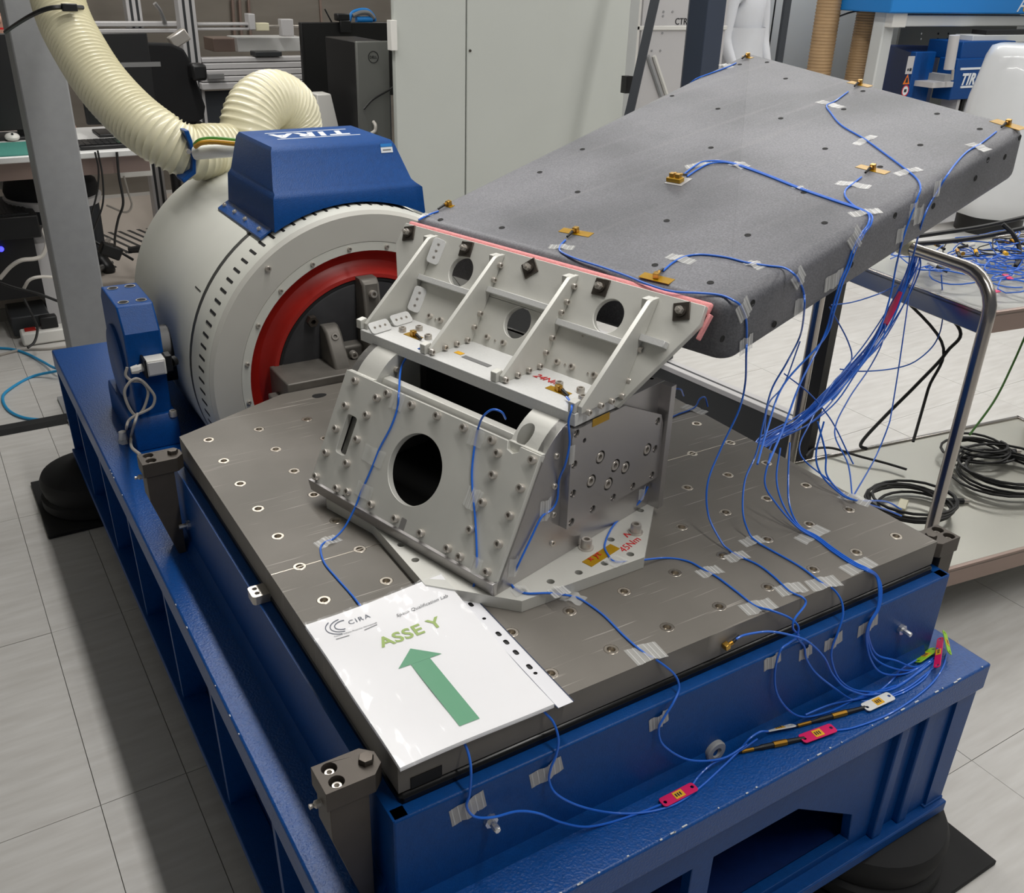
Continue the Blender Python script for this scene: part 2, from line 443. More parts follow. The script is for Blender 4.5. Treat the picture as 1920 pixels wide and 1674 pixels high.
# black oil tray under the plate
add('oil_tray', MB().bb(-.046, .95, -.05, .955, .628, .653), 'black_oil', base, bevel=.006)
# lower body, recessed walls and ribs
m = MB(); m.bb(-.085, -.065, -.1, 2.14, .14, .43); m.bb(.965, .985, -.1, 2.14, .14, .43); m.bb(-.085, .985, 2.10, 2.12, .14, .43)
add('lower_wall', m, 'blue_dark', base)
win1 = [(.436, .335), (.62, .335), (.775, .235), (.785, .165), (.436, .165)]
win2 = [(.393, .335), (.393, .165), (.02, .165), (.02, .335)]
add('lower_front_wall', MB().prism([(-.1, .14), (1.0, .14), (1.0, .43), (-.1, .43)], [win1, win2], lambda u, v, t: V((u, t, v)), -.125, -.105), 'blue_satin', base, bevel=.002)
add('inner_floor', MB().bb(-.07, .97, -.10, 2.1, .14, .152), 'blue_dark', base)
for x0, x1 in ((.835, .86), (.905, .93)):
    add('front_rib', MB().bb(x0, x1, -.138, -.12, .15, .43), 'blue_satin', base, bevel=.003)
add('corner_web', MB().bb(.93, 1.0, -.132, -.122, .15, .43), 'blue_satin', base, bevel=.002)
for x0 in (-.14, .98):
    add('bottom_flange', MB().bb(x0, x0 + .055, -.14, 2.15, .135, .155), 'blue_satin', base, bevel=.002)
add('bottom_flange', MB().bb(-.14, 1.035, -.15, -.10, .125, .15), 'blue_satin', base, bevel=.003)
for k in range(8):
    y = -.13 + .325 * k
    rp = [(-.138, .43), (-.085, .43), (-.085, .15), (-.132, .15)]
    add('side_rib', MB().prism(rp, [], lambda u, v, t: V((u, t, v)), y - .008, y + .008), 'blue_satin', base, bevel=.0015)
    add('side_rib', MB().prism([(.9 - p[0], p[1]) for p in rp], [], lambda u, v, t: V((u, t, v)), y - .008, y + .008), 'blue_satin', base)
# paint chips along the shelf edge
random.seed(3)
for k in range(26):
    x = random.uniform(.1, 1.02); w = random.choice([.001, .0015, .002, .0045])
    add('paint_chip', MB().box((x, -.149 + random.uniform(0, .003), SH + .0003), (w, .001, .0006)), 'chip', base)
for k in range(9):
    y = random.uniform(.3, 1.3)
    add('paint_chip', MB().box((-.139, y, SH + .0003), (.0008, random.uniform(.001, .003), .0006)), 'chip', base)
# studs and plugs on the upper frame
def stud(p, n):
    m = MB(); m.lathe([(1e-5, 0), (.011, 0), (.011, .006), (.0045, .006), (.0045, .02), (.0035, .022), (1e-5, .022)], seg=6)
    return put('stud', m.mesh('stud'), p, n, base)
STUDM = MB().lathe([(1e-5, 0), (.0095, 0), (.0095, .006), (.005, .006), (.005, .019), (.004, .021), (1e-5, .021)], seg=8).mesh('stud'); STUDM.materials.append(MATS['alu_bright'])
for q in ((1688, 1178), (918, 1536)): put('stud', STUDM, oy(q[0], q[1], -.07), (0, -1, 0), base)
put('stud', STUDM, V((-.064, ox(356, 983, -.064).y, ox(356, 983, -.064).z)), (-1, 0, 0), base)
pm = MB().lathe([(1e-5, .002), (.007, .002), (.0085, .008), (.0165, .008), (.018, .006), (.018, 0)], seg=20).mesh('drain_plug'); pm.materials.append(MATS['column_grey'])
put('drain_plug', pm, oy(1338, 1405, -.07), (0, -1, 0), base)
# oblong clamp on the left side of the plate
cl = thing('plate_clamp', 'small grey two-hole clamp on the long side of the steel plate', 'clamp', (-.065, .47, .64))
p = oz(487, 1107, .655)
add('clamp_block', MB().prism(rrect(p.x - .016, p.x + .02, p.y - .016, p.y + .016, .006), circ(p.x - .004, p.y + .007, .004, 10) and [circ(p.x - .006, p.y - .006, .004, 10), circ(p.x - .006, p.y + .007, .004, 10)], lambda u, v, t: V((u, v, t)), .641, .656), 'steel_bolt', cl, bevel=.0008)

# vibration isolators
for (cx, cy, lab) in ((.93, -.055, 'round black rubber isolator under the near right corner of the blue base'), (-.1, 2.07, 'round black rubber isolator under the far left corner of the blue base')):
    t = thing('rubber_isolator', lab, 'isolator', (cx, cy, 0), 'isolators under the blue base')
    add('foot_plate', MB().bb(cx - .17, cx + .20, cy - .175, cy + .2, 0.0005, .012), 'black_rubber', t, bevel=.002)
    add('bellows', MB().lathe([(1e-5, .012), (.15, .012), (.158, .02), (.158, .045), (.146, .052), (.150, .06), (.156, .095), (.148, .112), (.12, .124), (1e-5, .124)], T(cx, cy, 0), 40), 'black_rubber', t)
    bm_ = MB().lathe([(1e-5, 0), (.008, 0), (.008, .01), (.004, .01), (.004, .018), (1e-5, .018)], T(cx + .165, cy + .04, .012), 8)
    add('anchor_bolt', bm_, 'steel_bolt', t)

# ================================================================== SLIP PLATE
plate = thing('slip_plate', 'large scratched grey steel slip plate with a grid of threaded inserts', 'slip table', (.45, .45, .66))
outline = [(-.046, -.046), (.947, -.046), (.947, .94), (.702, 1.045), (.198, 1.045), (-.046, .94)]
HR = .0108
def pfn(u, v, t): return V((u, v, t))
# the plate top is cut by every insert hole: built cell by cell so that each hole stays clean
m = MB()
m.prism(outline, [circ(.1 * i, .1 * j, HR, 12) for i in range(10) for j in range(10) if not (j == 9 and i in (99,))], pfn, .655, .70)
pl = add('plate_body', m, 'slip_steel', plate, bevel=0)
im = MB().lathe([(HR, -.004), (HR, -.0006), (.0098, .0002), (.0062, .0002), (.0056, -.001), (.0056, -.022), (1e-5, -.022)], seg=16)
im.cur = 1
im.lathe([(.0055, -.006), (1e-5, -.006)], seg=12)
ime = im.mesh('threaded_insert'); ime.materials.append(MATS['insert']); ime.materials.append(MATS['insert_dark'])
for i in range(10):
    for j in range(10):
        add('threaded_insert', ime, None, plate, T(.1 * i, .1 * j, .70))
# end notches and groove line
add('plate_joint', MB().bb(-.0455, .9465, .3985, .4003, .7, .70025), 'insert', plate)
add('edge_notch', MB().bb(-.03, .012, -.0472, -.045, .655, .672), 'black_hole', plate)
for x, y in ((.262, 1.0), (.62, 1.0)):
    add('lifting_slot', MB().prism([(x + .012 * cos(a) * (1.7 if cos(a) > 0 else 1), y + .011 * sin(a)) for a in [2 * pi * k / 16 for k in range(16)]], [], pfn, .7, .7004), 'black_hole', plate)

# corner brackets
def corner_bracket(x0, x1, y0, y1, mir, lab):
    t = thing('corner_bracket', lab, 'bracket', ((x0 + x1) / 2, (y0 + y1) / 2, SH), 'steel brackets at the plate corners')
    z = .69; c = .014; s = mir
    xi, xo = (x1, x0) if s > 0 else (x0, x1)
    poly = [(xo, y0), (xi - s * c, y0), (xi, y0 + c), (xi, y1 - c), (xi - s * c, y1), (xo, y1)]
    w = xi - xo
    scr = [(xo + w * .24, y0 + (y1 - y0) * .26), (xo + w * .24, y0 + (y1 - y0) * .74)]
    add('cap_block', MB().prism(poly, [circ(a, b, .0095, 16) for a, b in scr], pfn, .662, z), 'steel_bracket', t, bevel=.001)
    leg = [(xo + s * .004, .662), (xi - s * .022, .662), (xi - s * .022, .48), (xi - s * .036, .48), (xo + s * .004, .61)]
    add('support_leg', MB().prism(leg, [], lambda u, v, t_: V((u, t_, v)), y0 + .002, y1 - .002), 'steel_bracket', t, bevel=.001)
    add('screw_floor', MB().bb(xo + s * .003, xo + w * .45, y0 + .003, y1 - .003, .6621, .668), 'black_hole', t)
    for a, b in scr: add('cap_screw', SCREW, None, t, T(a, b, .676) )
    hb = MB().lathe([(1e-5, 0), (.0098, 0), (.0098, .0055), (.0088, .0075), (1e-5, .0078)], seg=6).mesh('hex_bolt'); hb.materials.append(MATS['steel_dark'])
    add('hex_bolt', hb, None, t, T(xo + w * .8, (y0 + y1) / 2, z))
    gn = MB().lathe([(1e-5, 0), (.005, 0), (.005, .006), (.0025, .008), (.0035, .013), (1e-5, .014)], seg=8).mesh('grease_nipple'); gn.materials.append(MATS['steel_bolt'])
    put('grease_nipple', gn, V((xo, (y0 + y1) / 2, .655)), (-s, 0, 0), t)
    return t
corner_bracket(-.131, -.056, -.036, .012, 1, 'dark steel bracket at the near left corner of the plate, beside the paper')
corner_bracket(-.132, -.055, .872, .92, 1, 'dark steel bracket at the far left corner of the plate, beside the shaker')
corner_bracket(.950, 1.012, -.047, .0, -1, 'dark steel bracket at the right corner of the plate, in front of the cart')

# ================================================================== SHAKER
shk = thing('shaker', 'white round electrodynamic shaker with red membrane and blue terminal cover', 'shaker', (.45, 1.55, .30))
SM = T(.45, 1.165, .672) @ Matrix.Rotation(radians(-90), 4, 'X')      # local +z -> world +y
add('body', MB().lathe([(.372, .008), (.380, .02), (.380, .126)], SM, 96), 'shaker_white', shk)
add('yoke', MB().lathe([(.380, .144), (.383, .152), (.383, .70), (.375, .735), (.34, .76), (1e-5, .76)], SM, 96), 'shaker_white', shk)
add('gap_band', MB().lathe([(.3745, .120), (.3795, .126), (.3795, .144), (.3745, .15)], SM, 96), 'band', shk)
add('front_ring', MB().lathe([(.303, 0.004), (.304, 0.0), (.365, 0.0), (.373, .008), (.373, .02)], SM, 96), 'shaker_face', shk)
add('clamp_ring', MB().lathe([(.283, .012), (.283, .001), (.303, .001), (.303, .008)], SM, 96), 'shaker_white', shk)
add('membrane', MB().lathe([(.285, .004), (.278, .012), (.268, .022), (.256, .026), (.244, .020), (.236, .006), (.230, -.004), (.222, -.006), (.218, .004)], SM, 96), 'red_rubber', shk)
add('armature', MB().lathe([(1e-5, -.004), (.208, -.004), (.214, 0), (.214, .02)], SM, 64), 'armature', shk)
add('armature_rim', MB().lathe([(.213, .004), (.214, -.004), (.2195, -.003), (.2195, .012)], SM, 64), 'armature_rim', shk)
def ring_pt(r, ang, dy=0.0): return V((.45 + r * cos(ang), 1.165 + dy, .672 + r * sin(ang)))
# slots around the body
smesh = MB().prism(rrect(-.0030, .0030, -.021, .021, .0028), [], pfn, -.002, .0006).mesh('vent_slot'); smesh.materials.append(MATS['black_hole'])
for k in range(60):
    a = radians(16.4 + k * 4.0)
    if a > radians(262): break
    n = V((cos(a), 0, sin(a))); p = V((.45, 1.209, .672)) + n * .380
    M = Matrix((( n.z, 0, n.x, p.x), (0, 1, 0, p.y), (-n.x, 0, n.z, p.z), (0, 0, 0, 1)))
    add('vent_slot', smesh, None, shk, M)
# ring screws
for k, a in enumerate(range(60, 230, 18)):
    put('ring_screw', SCREW_S, ring_pt(.293, radians(a), .001), (0, -1, 0), shk)
for q in ((502, 503),):
    p = oy(q[0], q[1], 1.165); put('face_bolt', SCREW, p, (0, -1, 0), shk)
# armature hardware: nut, lugs, drive bar
def ylug(x0, x1, prof, name='lug'):
    return add(name, MB().prism(prof, [], lambda u, v, t: V((t, u, v)), x0, x1), 'cast_grey', shk, bevel=.006, seg=3)
ylug(.336, .374, [(1.17, .70), (1.07, .70), (1.075, .715), (1.125, .79), (1.14, .80), (1.17, .80)])
ylug(.428, .470, [(1.17, .70), (1.09, .70), (1.12, .89), (1.13, .90), (1.17, .90)])
ylug(.374, .44, [(1.17, .70), (1.135, .70), (1.135, .745), (1.17, .75)])
ylug(.53, .57, [(1.17, .70), (1.07, .70), (1.075, .715), (1.125, .79), (1.14, .80), (1.17, .80)])
hx = MB().lathe([(1e-5, .004), (.006, .004), (.006, .016), (.0125, .016), (.0135, .013), (.0135, 0)], seg=6).mesh('armature_nut'); hx.materials.append(MATS['steel_dark'])
put('armature_nut', hx, oy(583, 600, 1.155), (0, -1, 0), shk)
put('lug_screw', SCREW_B, V((.355, 1.128, .776)), (0, -.88, .45), shk)
put('lug_screw', SCREW_B, V((.449, 1.118, .868)), (0, -.98, .2), shk)
put('lug_screw', SCREW_B, oy(661, 663, 1.13), (0, -1, 0), shk)
add('drive_bar', MB().bb(.213, .687, 1.047, 1.168, .63, .718), 'cast_grey', shk, bevel=.003)
add('drive_stub', MB().bb(.19, .213, 1.09, 1.12, .66, .675), 'cast_grey', shk, bevel=.003)
# scale mark
mk = V((.45, 1.34, .672)) + V((cos(radians(150)), 0, sin(radians(150)))) * .3833
a = radians(150); n = V((cos(a), 0, sin(a)))
add('scale_mark', MB().box((0, 0, 0), (.0012, .022, .0004), None), 'black_hole', shk, Matrix(((n.z, 0, n.x, mk.x), (0, 1, 0, mk.y), (-n.x, 0, n.z, mk.z), (0, 0, 0, 1))))

# blue cover with a skirt that follows the body
def cover_pt(x, y, z): return V((x, y, z))
cv = MB()
def arc_z(x, r=.386): return .672 + (max(0, r * r - (x - .45) ** 2)) ** .5
NS = 16
xl, xr = .262, .628
def ring_at(fr):  # fraction up the cover
    pass
rows = []
def loop(xl, xr, yf, yb, zf):
    pts = []
    for k in range(NS + 1):
        x = xl + (xr - xl) * k / NS; pts.append((x, yf, zf(x)))
    for k in range(NS + 1):
        x = xr + (xl - xr) * k / NS; pts.append((x, yb, zf(x)))
    return pts
L = [loop(.262, .628, 1.198, 1.535, lambda x: arc_z(x)),
     loop(.266, .622, 1.201, 1.530, lambda x: max(arc_z(x) + .004, 1.078)),
     loop(.272, .608, 1.208, 1.525, lambda x: 1.088),
     loop(.274, .604, 1.222, 1.523, lambda x: 1.094),
     loop(.284, .576, 1.246, 1.492, lambda x: 1.168),
     loop(.290, .570, 1.256, 1.486, lambda x: 1.178)]
vs = [p for l in L for p in l]; n = len(L[0]); fs = []
for i in range(len(L) - 1):
    for k in range(n): fs.append((i * n + k, i * n + (k + 1) % n, (i + 1) * n + (k + 1) % n, (i + 1) * n + k))
fs.append(tuple((len(L) - 1) * n + k for k in range(n)))
cv.add(vs, fs)
cover = add('terminal_cover', cv.mesh('terminal_cover', 50), 'blue_satin', shk)
add('cover_flange', MB().prism([(.236 + .03 * k / 6, arc_z(.236 + .03 * k / 6, .384)) for k in range(7)] + [(.266 - .03 * k / 6, arc_z(.266 - .03 * k / 6, .388)) for k in range(7)], [], lambda u, v, t: V((u, t, v)), 1.22, 1.54), 'blue_paint', cover)
for y in (1.26, 1.36, 1.44, 1.52):
    put('flange_screw', SCREW_S, V((.249, y, arc_z(.249, .388))), V((-.52, 0, .85)), cover)
tx = text_mesh('logo_letters', 'TIRA', .076, .0004, 'CENTER', .22, 1.22, .0028); tx.materials.append(MATS['white_print'])
# the lettering on the top reads from the far side
add('logo_letters', tx, None, cover, T(.433, 1.415, 1.1784) @ Matrix.Rotation(pi, 4, 'Z') )
for y in (1.348, 1.436):
    add('logo_bar', MB().bb(.335, .535, y - .0025, y + .0025, 1.178, 1.1786), 'white_print', cover)
def cover_front(u, v): return onP(u, v, (.4, 1.234, 1.131), V((0, -.95, .308)))
st = [(724, 281), ]
c0 = cover_front(725, 281); fnrm = V((0, -.95, .308)).normalized()
add('inventory_sticker', MB().box((0, 0, .0006), (.0145, .006, .0005)), 'white_print', cover, frame(c0, fnrm))
add('sticker_print', MB().box((0, .0, .0013), (.010, .0014, .0002)), 'grey_plastic', cover, frame(c0, fnrm))
add('sticker_blue', MB().box((0, .0105, .0006), (.0145, .0035, .0005)), 'sky_blue', cover, frame(c0, fnrm))

# trunnion block
tb = thing('trunnion_block', 'blue trunnion block with four sockets on its top beside the shaker', 'trunnion block', (-.02, 1.5, SH))
prof = [(1.385, .55), (1.385, .765), (1.425, .82), (1.60, .82), (1.63, .79), (1.63, .55)]
add('upright', MB().prism(prof, [], lambda u, v, t: V((t, u, v)), -.05, .032), 'blue_satin', tb, bevel=.004)
add('pedestal', MB().prism([(1.36, SH), (1.36, .535), (1.375, .56), (1.65, .56), (1.665, .535), (1.665, SH)], [], lambda u, v, t: V((t, u, v)), -.065, .04), 'blue_satin', tb, bevel=.003)
for x in (-.028, .012):
    for y in (1.452, 1.572):
        add('socket_hole', MB().lathe([(.0125, .0), (.0125, .0012), (.010, .0012), (.0095, -.0), (1e-5, -.0)], T(x, y, .8203), 16), ['insert'], tb)
        add('socket_shadow', MB().lathe([(.0100, .0012), (1e-5, .0012)], T(x, y, .8201), 14), 'black_hole', tb)
add('trunnion_cap', MB().lathe([(.09, 0), (.09, .006), (.082, .010), (1e-5, .010)], T(-.05, 1.51, .66) @ Matrix.Rotation(radians(-90), 4, 'Y'), 40), 'blue_satin', tb)
add('trunnion_shaft', MB().cyl((.03, 1.51, .66), (.09, 1.51, .66), .07, seg=24), 'black_plastic', tb)
for y in (1.37, 1.655):
    put('pedestal_bolt', SCREW_B, V((.03, y, .552)), (0, 0, 1), tb)

# ================================================================== FIXTURE (aluminium test jig)
jb = thing('fixture_base_plate', 'flat aluminium base plate with chamfered corners bolted to the steel plate', 'base plate', (.35, .40, .70))
octo = [(.237, .132), (.465, .135), (.605, .278), (.605, .62), (.47, .76), (.27, .72), (.145, .61), (.102, .545), (.136, .432), (.134, .237)]
bh = [oz(880 + a / 3.8045, 720 + b / 3.8045, .72) for a, b in ((1220, 900), (1010, 1108), (1148, 1213), (965, 1278), (780, 1343), (580, 1408), (380, 1475))]
bh += [oz(752, 1021, .72), oz(778.7, 1049.6, .72)]
add('plate_body', MB().prism(octo, [circ(p.x, p.y, .0062, 14) for p in bh], pfn, .7005, .72), 'alu', jb, bevel=.0008)
for a, b in ((833, 1140), (1185, 1030)):
    p = oz(880 + a / 3.8045, 720 + (b + 28) / 3.8045, .72)
    add('washer', MB().lathe([(.0, 0), (.0125, 0), (.0125, .002), (.0, .002)], T(p.x, p.y, .72), 18), 'steel_bolt', jb)
    add('cap_screw', SCREW_B, None, jb, T(p.x, p.y, .7225) @ Matrix.Scale(1.0, 4))
for i, p in enumerate(bh):
    add('hole_floor', MB().lathe([(.0061, 0), (1e-5, 0)], T(p.x, p.y, .709), 12), 'insert_dark', jb)

jig = thing('wedge_fixture', 'aluminium wedge-shaped test fixture with sloping front plate and large round opening', 'test fixture', W(.44, .32, .72))
fp = [(.107, -.003), (.10, .004), (.10, .198), (.139, .198), (.139, .190), (.149, .184), (.160, .187), (.164, .199), (.54, .199), (.54, -.002), (.46, -.002), (.452, .004), (.444, -.002)]
slot = rrect(.478, .504, .063, .131, .006)
ffn = lambda u, v, t: FPt(u, v, t)
front = add('front_plate', MB().prism(fp, [circ(.32, .097, .0575, 56), slot], ffn, -.012, 0), 'alu', jig, bevel=.0008)
FB = [(.508, .187), (.511, .142), (.516, .099), (.521, .054), (.526, .009), (.469, .009), (.442, .013), (.456, .143), (.460, .099), (.465, .055), (.446, .176), (.426, .190), (.367, .189), (.308, .190), (.249, .190), (.190, .190), (.172, .176), (.109, .188), (.167, .144), (.112, .144), (.169, .100), (.114, .101), (.173, .055), (.116, .056), (.202, .013), (.175, .011), (.119, .011), (.262, .013), (.322, .013), (.382, .014)]
for b, s in FB: put('cap_screw', SCREW, FPt(b, s), FN, front)
pk = MB().prism(rrect(.300, .312, -.001, .020, .002), [], ffn, -.001, .0003); add('edge_slot', pk, 'alu_side', front)
add('slot_block', MB().prism(rrect(.470, .512, .055, .139, .004), [], ffn, -.034, -.022), 'alu', front)
# side walls: profile in (a,z)
def arc_top(n=8):
    pts = []
    for k in range(n + 1):
        a = radians(152 - 58 * k / n); pts.append((.425 + .10 * cos(a), .860 + .098 * sin(a)))
    return pts
side = [(.247, .72), (.247, .735), (.334, .912)] + arc_top()[0:] + [(.44, .947), (.635, .947), (.635, .72)]
afn = lambda u, v, t: W(u, t, v)
wr = add('side_wall', MB().prism(side, [], afn, .10, .116), 'alu_side', jig, bevel=.0006)
wl = add('side_wall', MB().prism(side, [], afn, .524, .54), 'alu_side', jig, bevel=.0006)
ear = [(.330, .875), (.336, .918)] + arc_top()[1:] + [(.44, .947), (.44, .875)]
er = add('ear_block', MB().prism(ear, [], afn, .1005, .167), 'alu', jig)
ct = bpy.data.objects.new('cut', MB().cyl(W(.36, .149, .99), W(.348, .149, .86), .0125, seg=24).mesh('cut')); COL.objects.link(ct)
boolean_cut(er, ct); er.data.materials.clear(); er.data.materials.append(MATS['alu'])
el = add('ear_block', MB().prism(ear, [], afn, .474, .5395), 'alu', jig)
for p in ((.475, .905, 'l'), (.475, .94, 'l')): pass
put('cap_screw', SCREW_S, W(.385, .474, .925), -E2, jig)
put('cap_screw', SCREW_S, W(.36, .474, .90), -E2, jig)
add('cross_bar', MB().prism([(.350, .86), (.350, .905), (.357, .917), (.372, .917), (.372, .86)], [], afn, .168, .473), 'alu', jig, bevel=.001)
add('back_wall', MB().prism([(.622, .72), (.622, .946), (.636, .946), (.636, .72)], [], afn, .078, .54), 'alu_side', jig, bevel=.0006)
add('shaded_floor_plate', MB().prism([(.249, .7205), (.249, .732), (.63, .732), (.63, .7205)], [], afn, .117, .523), 'black_hole', jig)  # near-black colour stands in for the shade inside the hollow
add('hollow_shade', MB().prism([(.50, .733), (.50, .93), (.51, .93), (.51, .733)], [], afn, .117, .523), 'dark_panel', jig)  # dark board paints the shade deep in the hollow
add('light_stop_plate', MB().prism([(.50, .934), (.50, .946), (.63, .946), (.63, .934)], [], afn, .117, .523), 'alu_side', jig)  # hidden plate added to stop light leaking into the hollow
# bottom frame lip under the sloping plate
add('bottom_lip', MB().prism([(.242, .7205), (.238, .742), (.262, .742), (.262, .7205)], [], afn, .10, .54), 'alu_side', jig, bevel=.001)
# bolted side plate
k3 = lambda a, b: (880 + a / 3.8045, 720 + b / 3.8045)
def loc_bz(p): return (p.dot(E1), p.z)
sp = [(.383, .78), (.383, .932), (.388, .944), (.508, .946), (.612, .898), (.62, .88), (.625, .78)]
big = [loc_bz(ob(*k3(*q), .085)) for q in ((935, 522), (1043, 582), (1113, 597), (870, 693), (992, 713), (1270, 468))]
sml = [loc_bz(ob(*k3(*q), .085)) for q in ((765, 352), (750, 575), (740, 782), (728, 985), (880, 893), (1027, 810), (1167, 730), (1303, 650), (1345, 265), (1325, 463))]
tiny = [loc_bz(ob(*k3(*q), .085)) for q in ((822, 402),)]
half = loc_bz(ob(*k3(1062, 180), .085))
spo = add('side_plate', MB().prism(sp, [circ(a, z, .0112, 20) for a, z in big] + [circ(a, z, .0068, 14) for a, z in sml] + [circ(a, z, .004, 10) for a, z in tiny], afn, .085, .0998), 'alu_side', jig, bevel=.0007)
for a, z in big:
    put('recessed_screw', SCREW_B, W(a, .099, z), -E2, spo)
for a, z in sml: put('recessed_screw', SCREW_S, W(a, .0945, z), -E2, spo)
for q in ((620, 513), (605, 728), (598, 930), (590, 1133)):
    put('cap_screw', SCREW_S, ob(*k3(*q), .1) + E2 * .003, -E2, wr)

# ------------------------------------------------------------------ upper bracket
br = thing('angle_bracket', 'light aluminium bracket with four triangular gussets and a leaning back plate', 'bracket', W(.45, .33, .95))
shelf = add('bracket_shelf', MB().prism([(.390, .9485), (.390, .968), (.512, .968), (.512, .9485)], [], afn, .088, .572), 'alu_white', br, bevel=.001)
kb = lambda a, b: (660 + a / 2.743, 380 + b / 2.743)
bfn = lambda u, v, t: BPt(u, v, t)
def bl(q):
    p = oB(*kb(*q)); d = p - BPt(0, 0); return (d.dot(E2), d.dot(W(BU.x, 0, BU.z)))
bo = [(.084, -.018), (.010, .122), (.004, .135), (.007, .163), (.657, .163), (.662, .12), (.576, -.018)]
hl = []
for q0, q1, q2, q3 in (((497, 355), (622, 350), (570, 282), (550, 427)), ((780, 625), (918, 600), (858, 540), (845, 700)), ((1240, 580), (1397, 580), (1325, 497), (1315, 670))):
    ps = [bl(q) for q in (q0, q1, q2, q3)]
    hl.append((sum(p[0] for p in ps) / 4, sum(p[1] for p in ps) / 4))
HRB = .0270
bpl = add('back_plate', MB().prism(bo, [circ(b, s, HRB, 36) for b, s in hl], bfn, -.010, 0), 'alu', br, bevel=.0008)
GB = [.563, .399, .238, .083]
gus = [(.398, .968), (.398, .978), (.546, 1.102), (.553, 1.104), (.569, 1.104), (.492, .968)]
GS = []
for gi, b in enumerate(GB):
    g = add('gusset', MB().prism(gus, [], afn, b, b + .0075), 'alu_side' if False else 'alu', br, bevel=.0006)
    GS.append(g)
    add('gusset_foot', MB().prism([(.391, .9685), (.391, .984), (.405, .986), (.41, .9685)], [], afn, b + .0078, b + .020), 'alu', g, bevel=.001)
    add('gusset_clip', MB().prism([(.548, 1.078), (.548, 1.104), (.566, 1.104), (.556, 1.078)], [], afn, b + .0078, b + .018), 'alu', g, bevel=.001)
for gi, qs in ((3, [(1575, 557), (1540, 638), (1478, 753), (1457, 838), (1420, 915), (1385, 992), (1330, 1018), (1275, 1040), (1212, 1075)]),
               (2, [(1137, 428), (1100, 508), (1072, 562), (1025, 693), (993, 768), (962, 838), (905, 858), (848, 883), (785, 908)]),
               (1, [(757, 320), (725, 395), (655, 568), (625, 638), (590, 703), (535, 722), (475, 742), (408, 765)])):
    for q in qs: put('cap_screw', SCREW_S, ob(*kb(*q), GB[gi]), -E2, GS[gi])
for q in ((405, 585), (460, 605), (700, 693), (783, 722), (1060, 820), (1135, 845), (1250, 888), (360, 340)):
    put('cap_screw', SCREW_S, oB(*kb(*q)), BN, bpl)
for q in ((432, 600), (738, 708), (1098, 832), (1215, 877), (1187, 686)):
    put('pin_hole', MB().lathe([(.0015, .0004), (1e-5, .0004)], seg=8).mesh('pin_hole') if False else SCREW_S, oB(*kb(*q)) , BN, bpl).scale = (.35, .35, .3)
# stiffener bars between the gussets
for b0, b1, s0 in ((GB[1] + .0078, GB[0], .070), (GB[2] + .0078, GB[1], .086), (GB[3] + .0078, GB[2], .070), (GB[3] - .044, GB[3], .086)):
    add('stiffener_bar', MB().prism([(b0, s0), (b1, s0), (b1, s0 + .010), (b0, s0 + .010)], [], bfn, .0003, .014), 'alu_white', br, bevel=.0008)
for q, h in (((260, 662), 1), ((345, 655), 1), ((392, 700), 1), ((1065, 945), 1.2), ((1175, 975), 1.2), ((1185, 1015), 1)):
    o = put('cap_screw', SCREW, oz(*kb(*q), .968), EZ, shelf)
# slotted angle pieces on the far-left gusset
def slotted(p, n, up, w, h):
    M = frame(p, n, up)
    hs = [circ(0, y, .0026, 8) for y in (-h * .26, 0, h * .26)]
    o = add('slotted_tab', MB().prism(rrect(-w / 2, w / 2, -h / 2, h / 2, .006, 3), hs, pfn, .0004, .0035), 'alu_white', GS[0], M, bevel=.0005)
    for y in (-h * .26, 0, h * .26):
        add('tab_screw', SCREW_S, None, o, M @ T(0, y, .0008) @ Matrix.Scale(.5, 4))
gd = W(BU.x, 0, BU.z)
slotted(oB(*kb(432, 250), .006), (BN - E2).normalized(), gd, .023, .046)
slotted(oB(*kb(335, 497), .006), (BN - E2).normalized(), gd, .023, .046)
slotted(oz(*kb(140, 640), .975), (EZ - E2).normalized(), E1, .022, .044)
slotted(oz(*kb(250, 600), .975), (EZ - E2).normalized(), E1, .022, .044)
# square clamp pads on the back plate
for i, (q, rot) in enumerate((((295, 158), .3), ((590, 240), .12), ((917, 338), .75), ((1283, 436), .05), ((1697, 560), .35))):
    M = frame(oB(*kb(*q)), BN, gd) @ Matrix.Rotation(rot, 4, 'Z')
    c = add('clamp_pad', MB().box((0, 0, .0015), (.0135, .0135, .0015)), 'steel_dark', br, M, bevel=.0008)
    add('clamp_washer', MB().lathe([(1e-5, .003), (.009, .003), (.009, .006), (1e-5, .006)], seg=16), 'steel_dark', c, M)
    add('clamp_nut', MB().lathe([(1e-5, .006), (.0062, .006), (.0062, .0125), (.003, .0125), (.003, .018), (1e-5, .018)], seg=6), 'steel_bolt', c, M)
# marks on the shelf: scale label, red handwriting
c = oz(*kb(640, 815), .9683)
add('scale_label', MB().box((0, 0, .0002), (.030, .005, .0002)), 'grey_plastic', shelf, T(*c) @ Matrix.Rotation(TH + pi / 2 + pi, 4, 'Z'))
c = oz(*kb(552, 773), .9683)
add('yellow_mark', MB().box((0, 0, .0002), (.008, .005, .0002)), 'label_yellow', shelf, T(*c) @ Matrix.Rotation(TH + pi / 2 + pi, 4, 'Z'))
def write_on(body, size, p, n, right, mt, parent, name='handwriting', sh=.2, sp=1.0, align='CENTER'):
    n = V(n).normalized(); r = V(right); r = (r - n * r.dot(n)).normalized(); u = n.cross(r)
    me = text_mesh(name, body, size, .0002, align, sh, sp); me.materials.append(MATS[mt])
    p = V(p) + n * .0004
    M = Matrix(((r.x, u.x, n.x, p.x), (r.y, u.y, n.y, p.y), (r.z, u.z, n.z, p.z), (0, 0, 0, 1)))
    return add(name, me, None, parent, M)
write_on('24Nm', .020, oz(*kb(990, 915), .9685), EZ, -E2, 'red_ink', shelf)
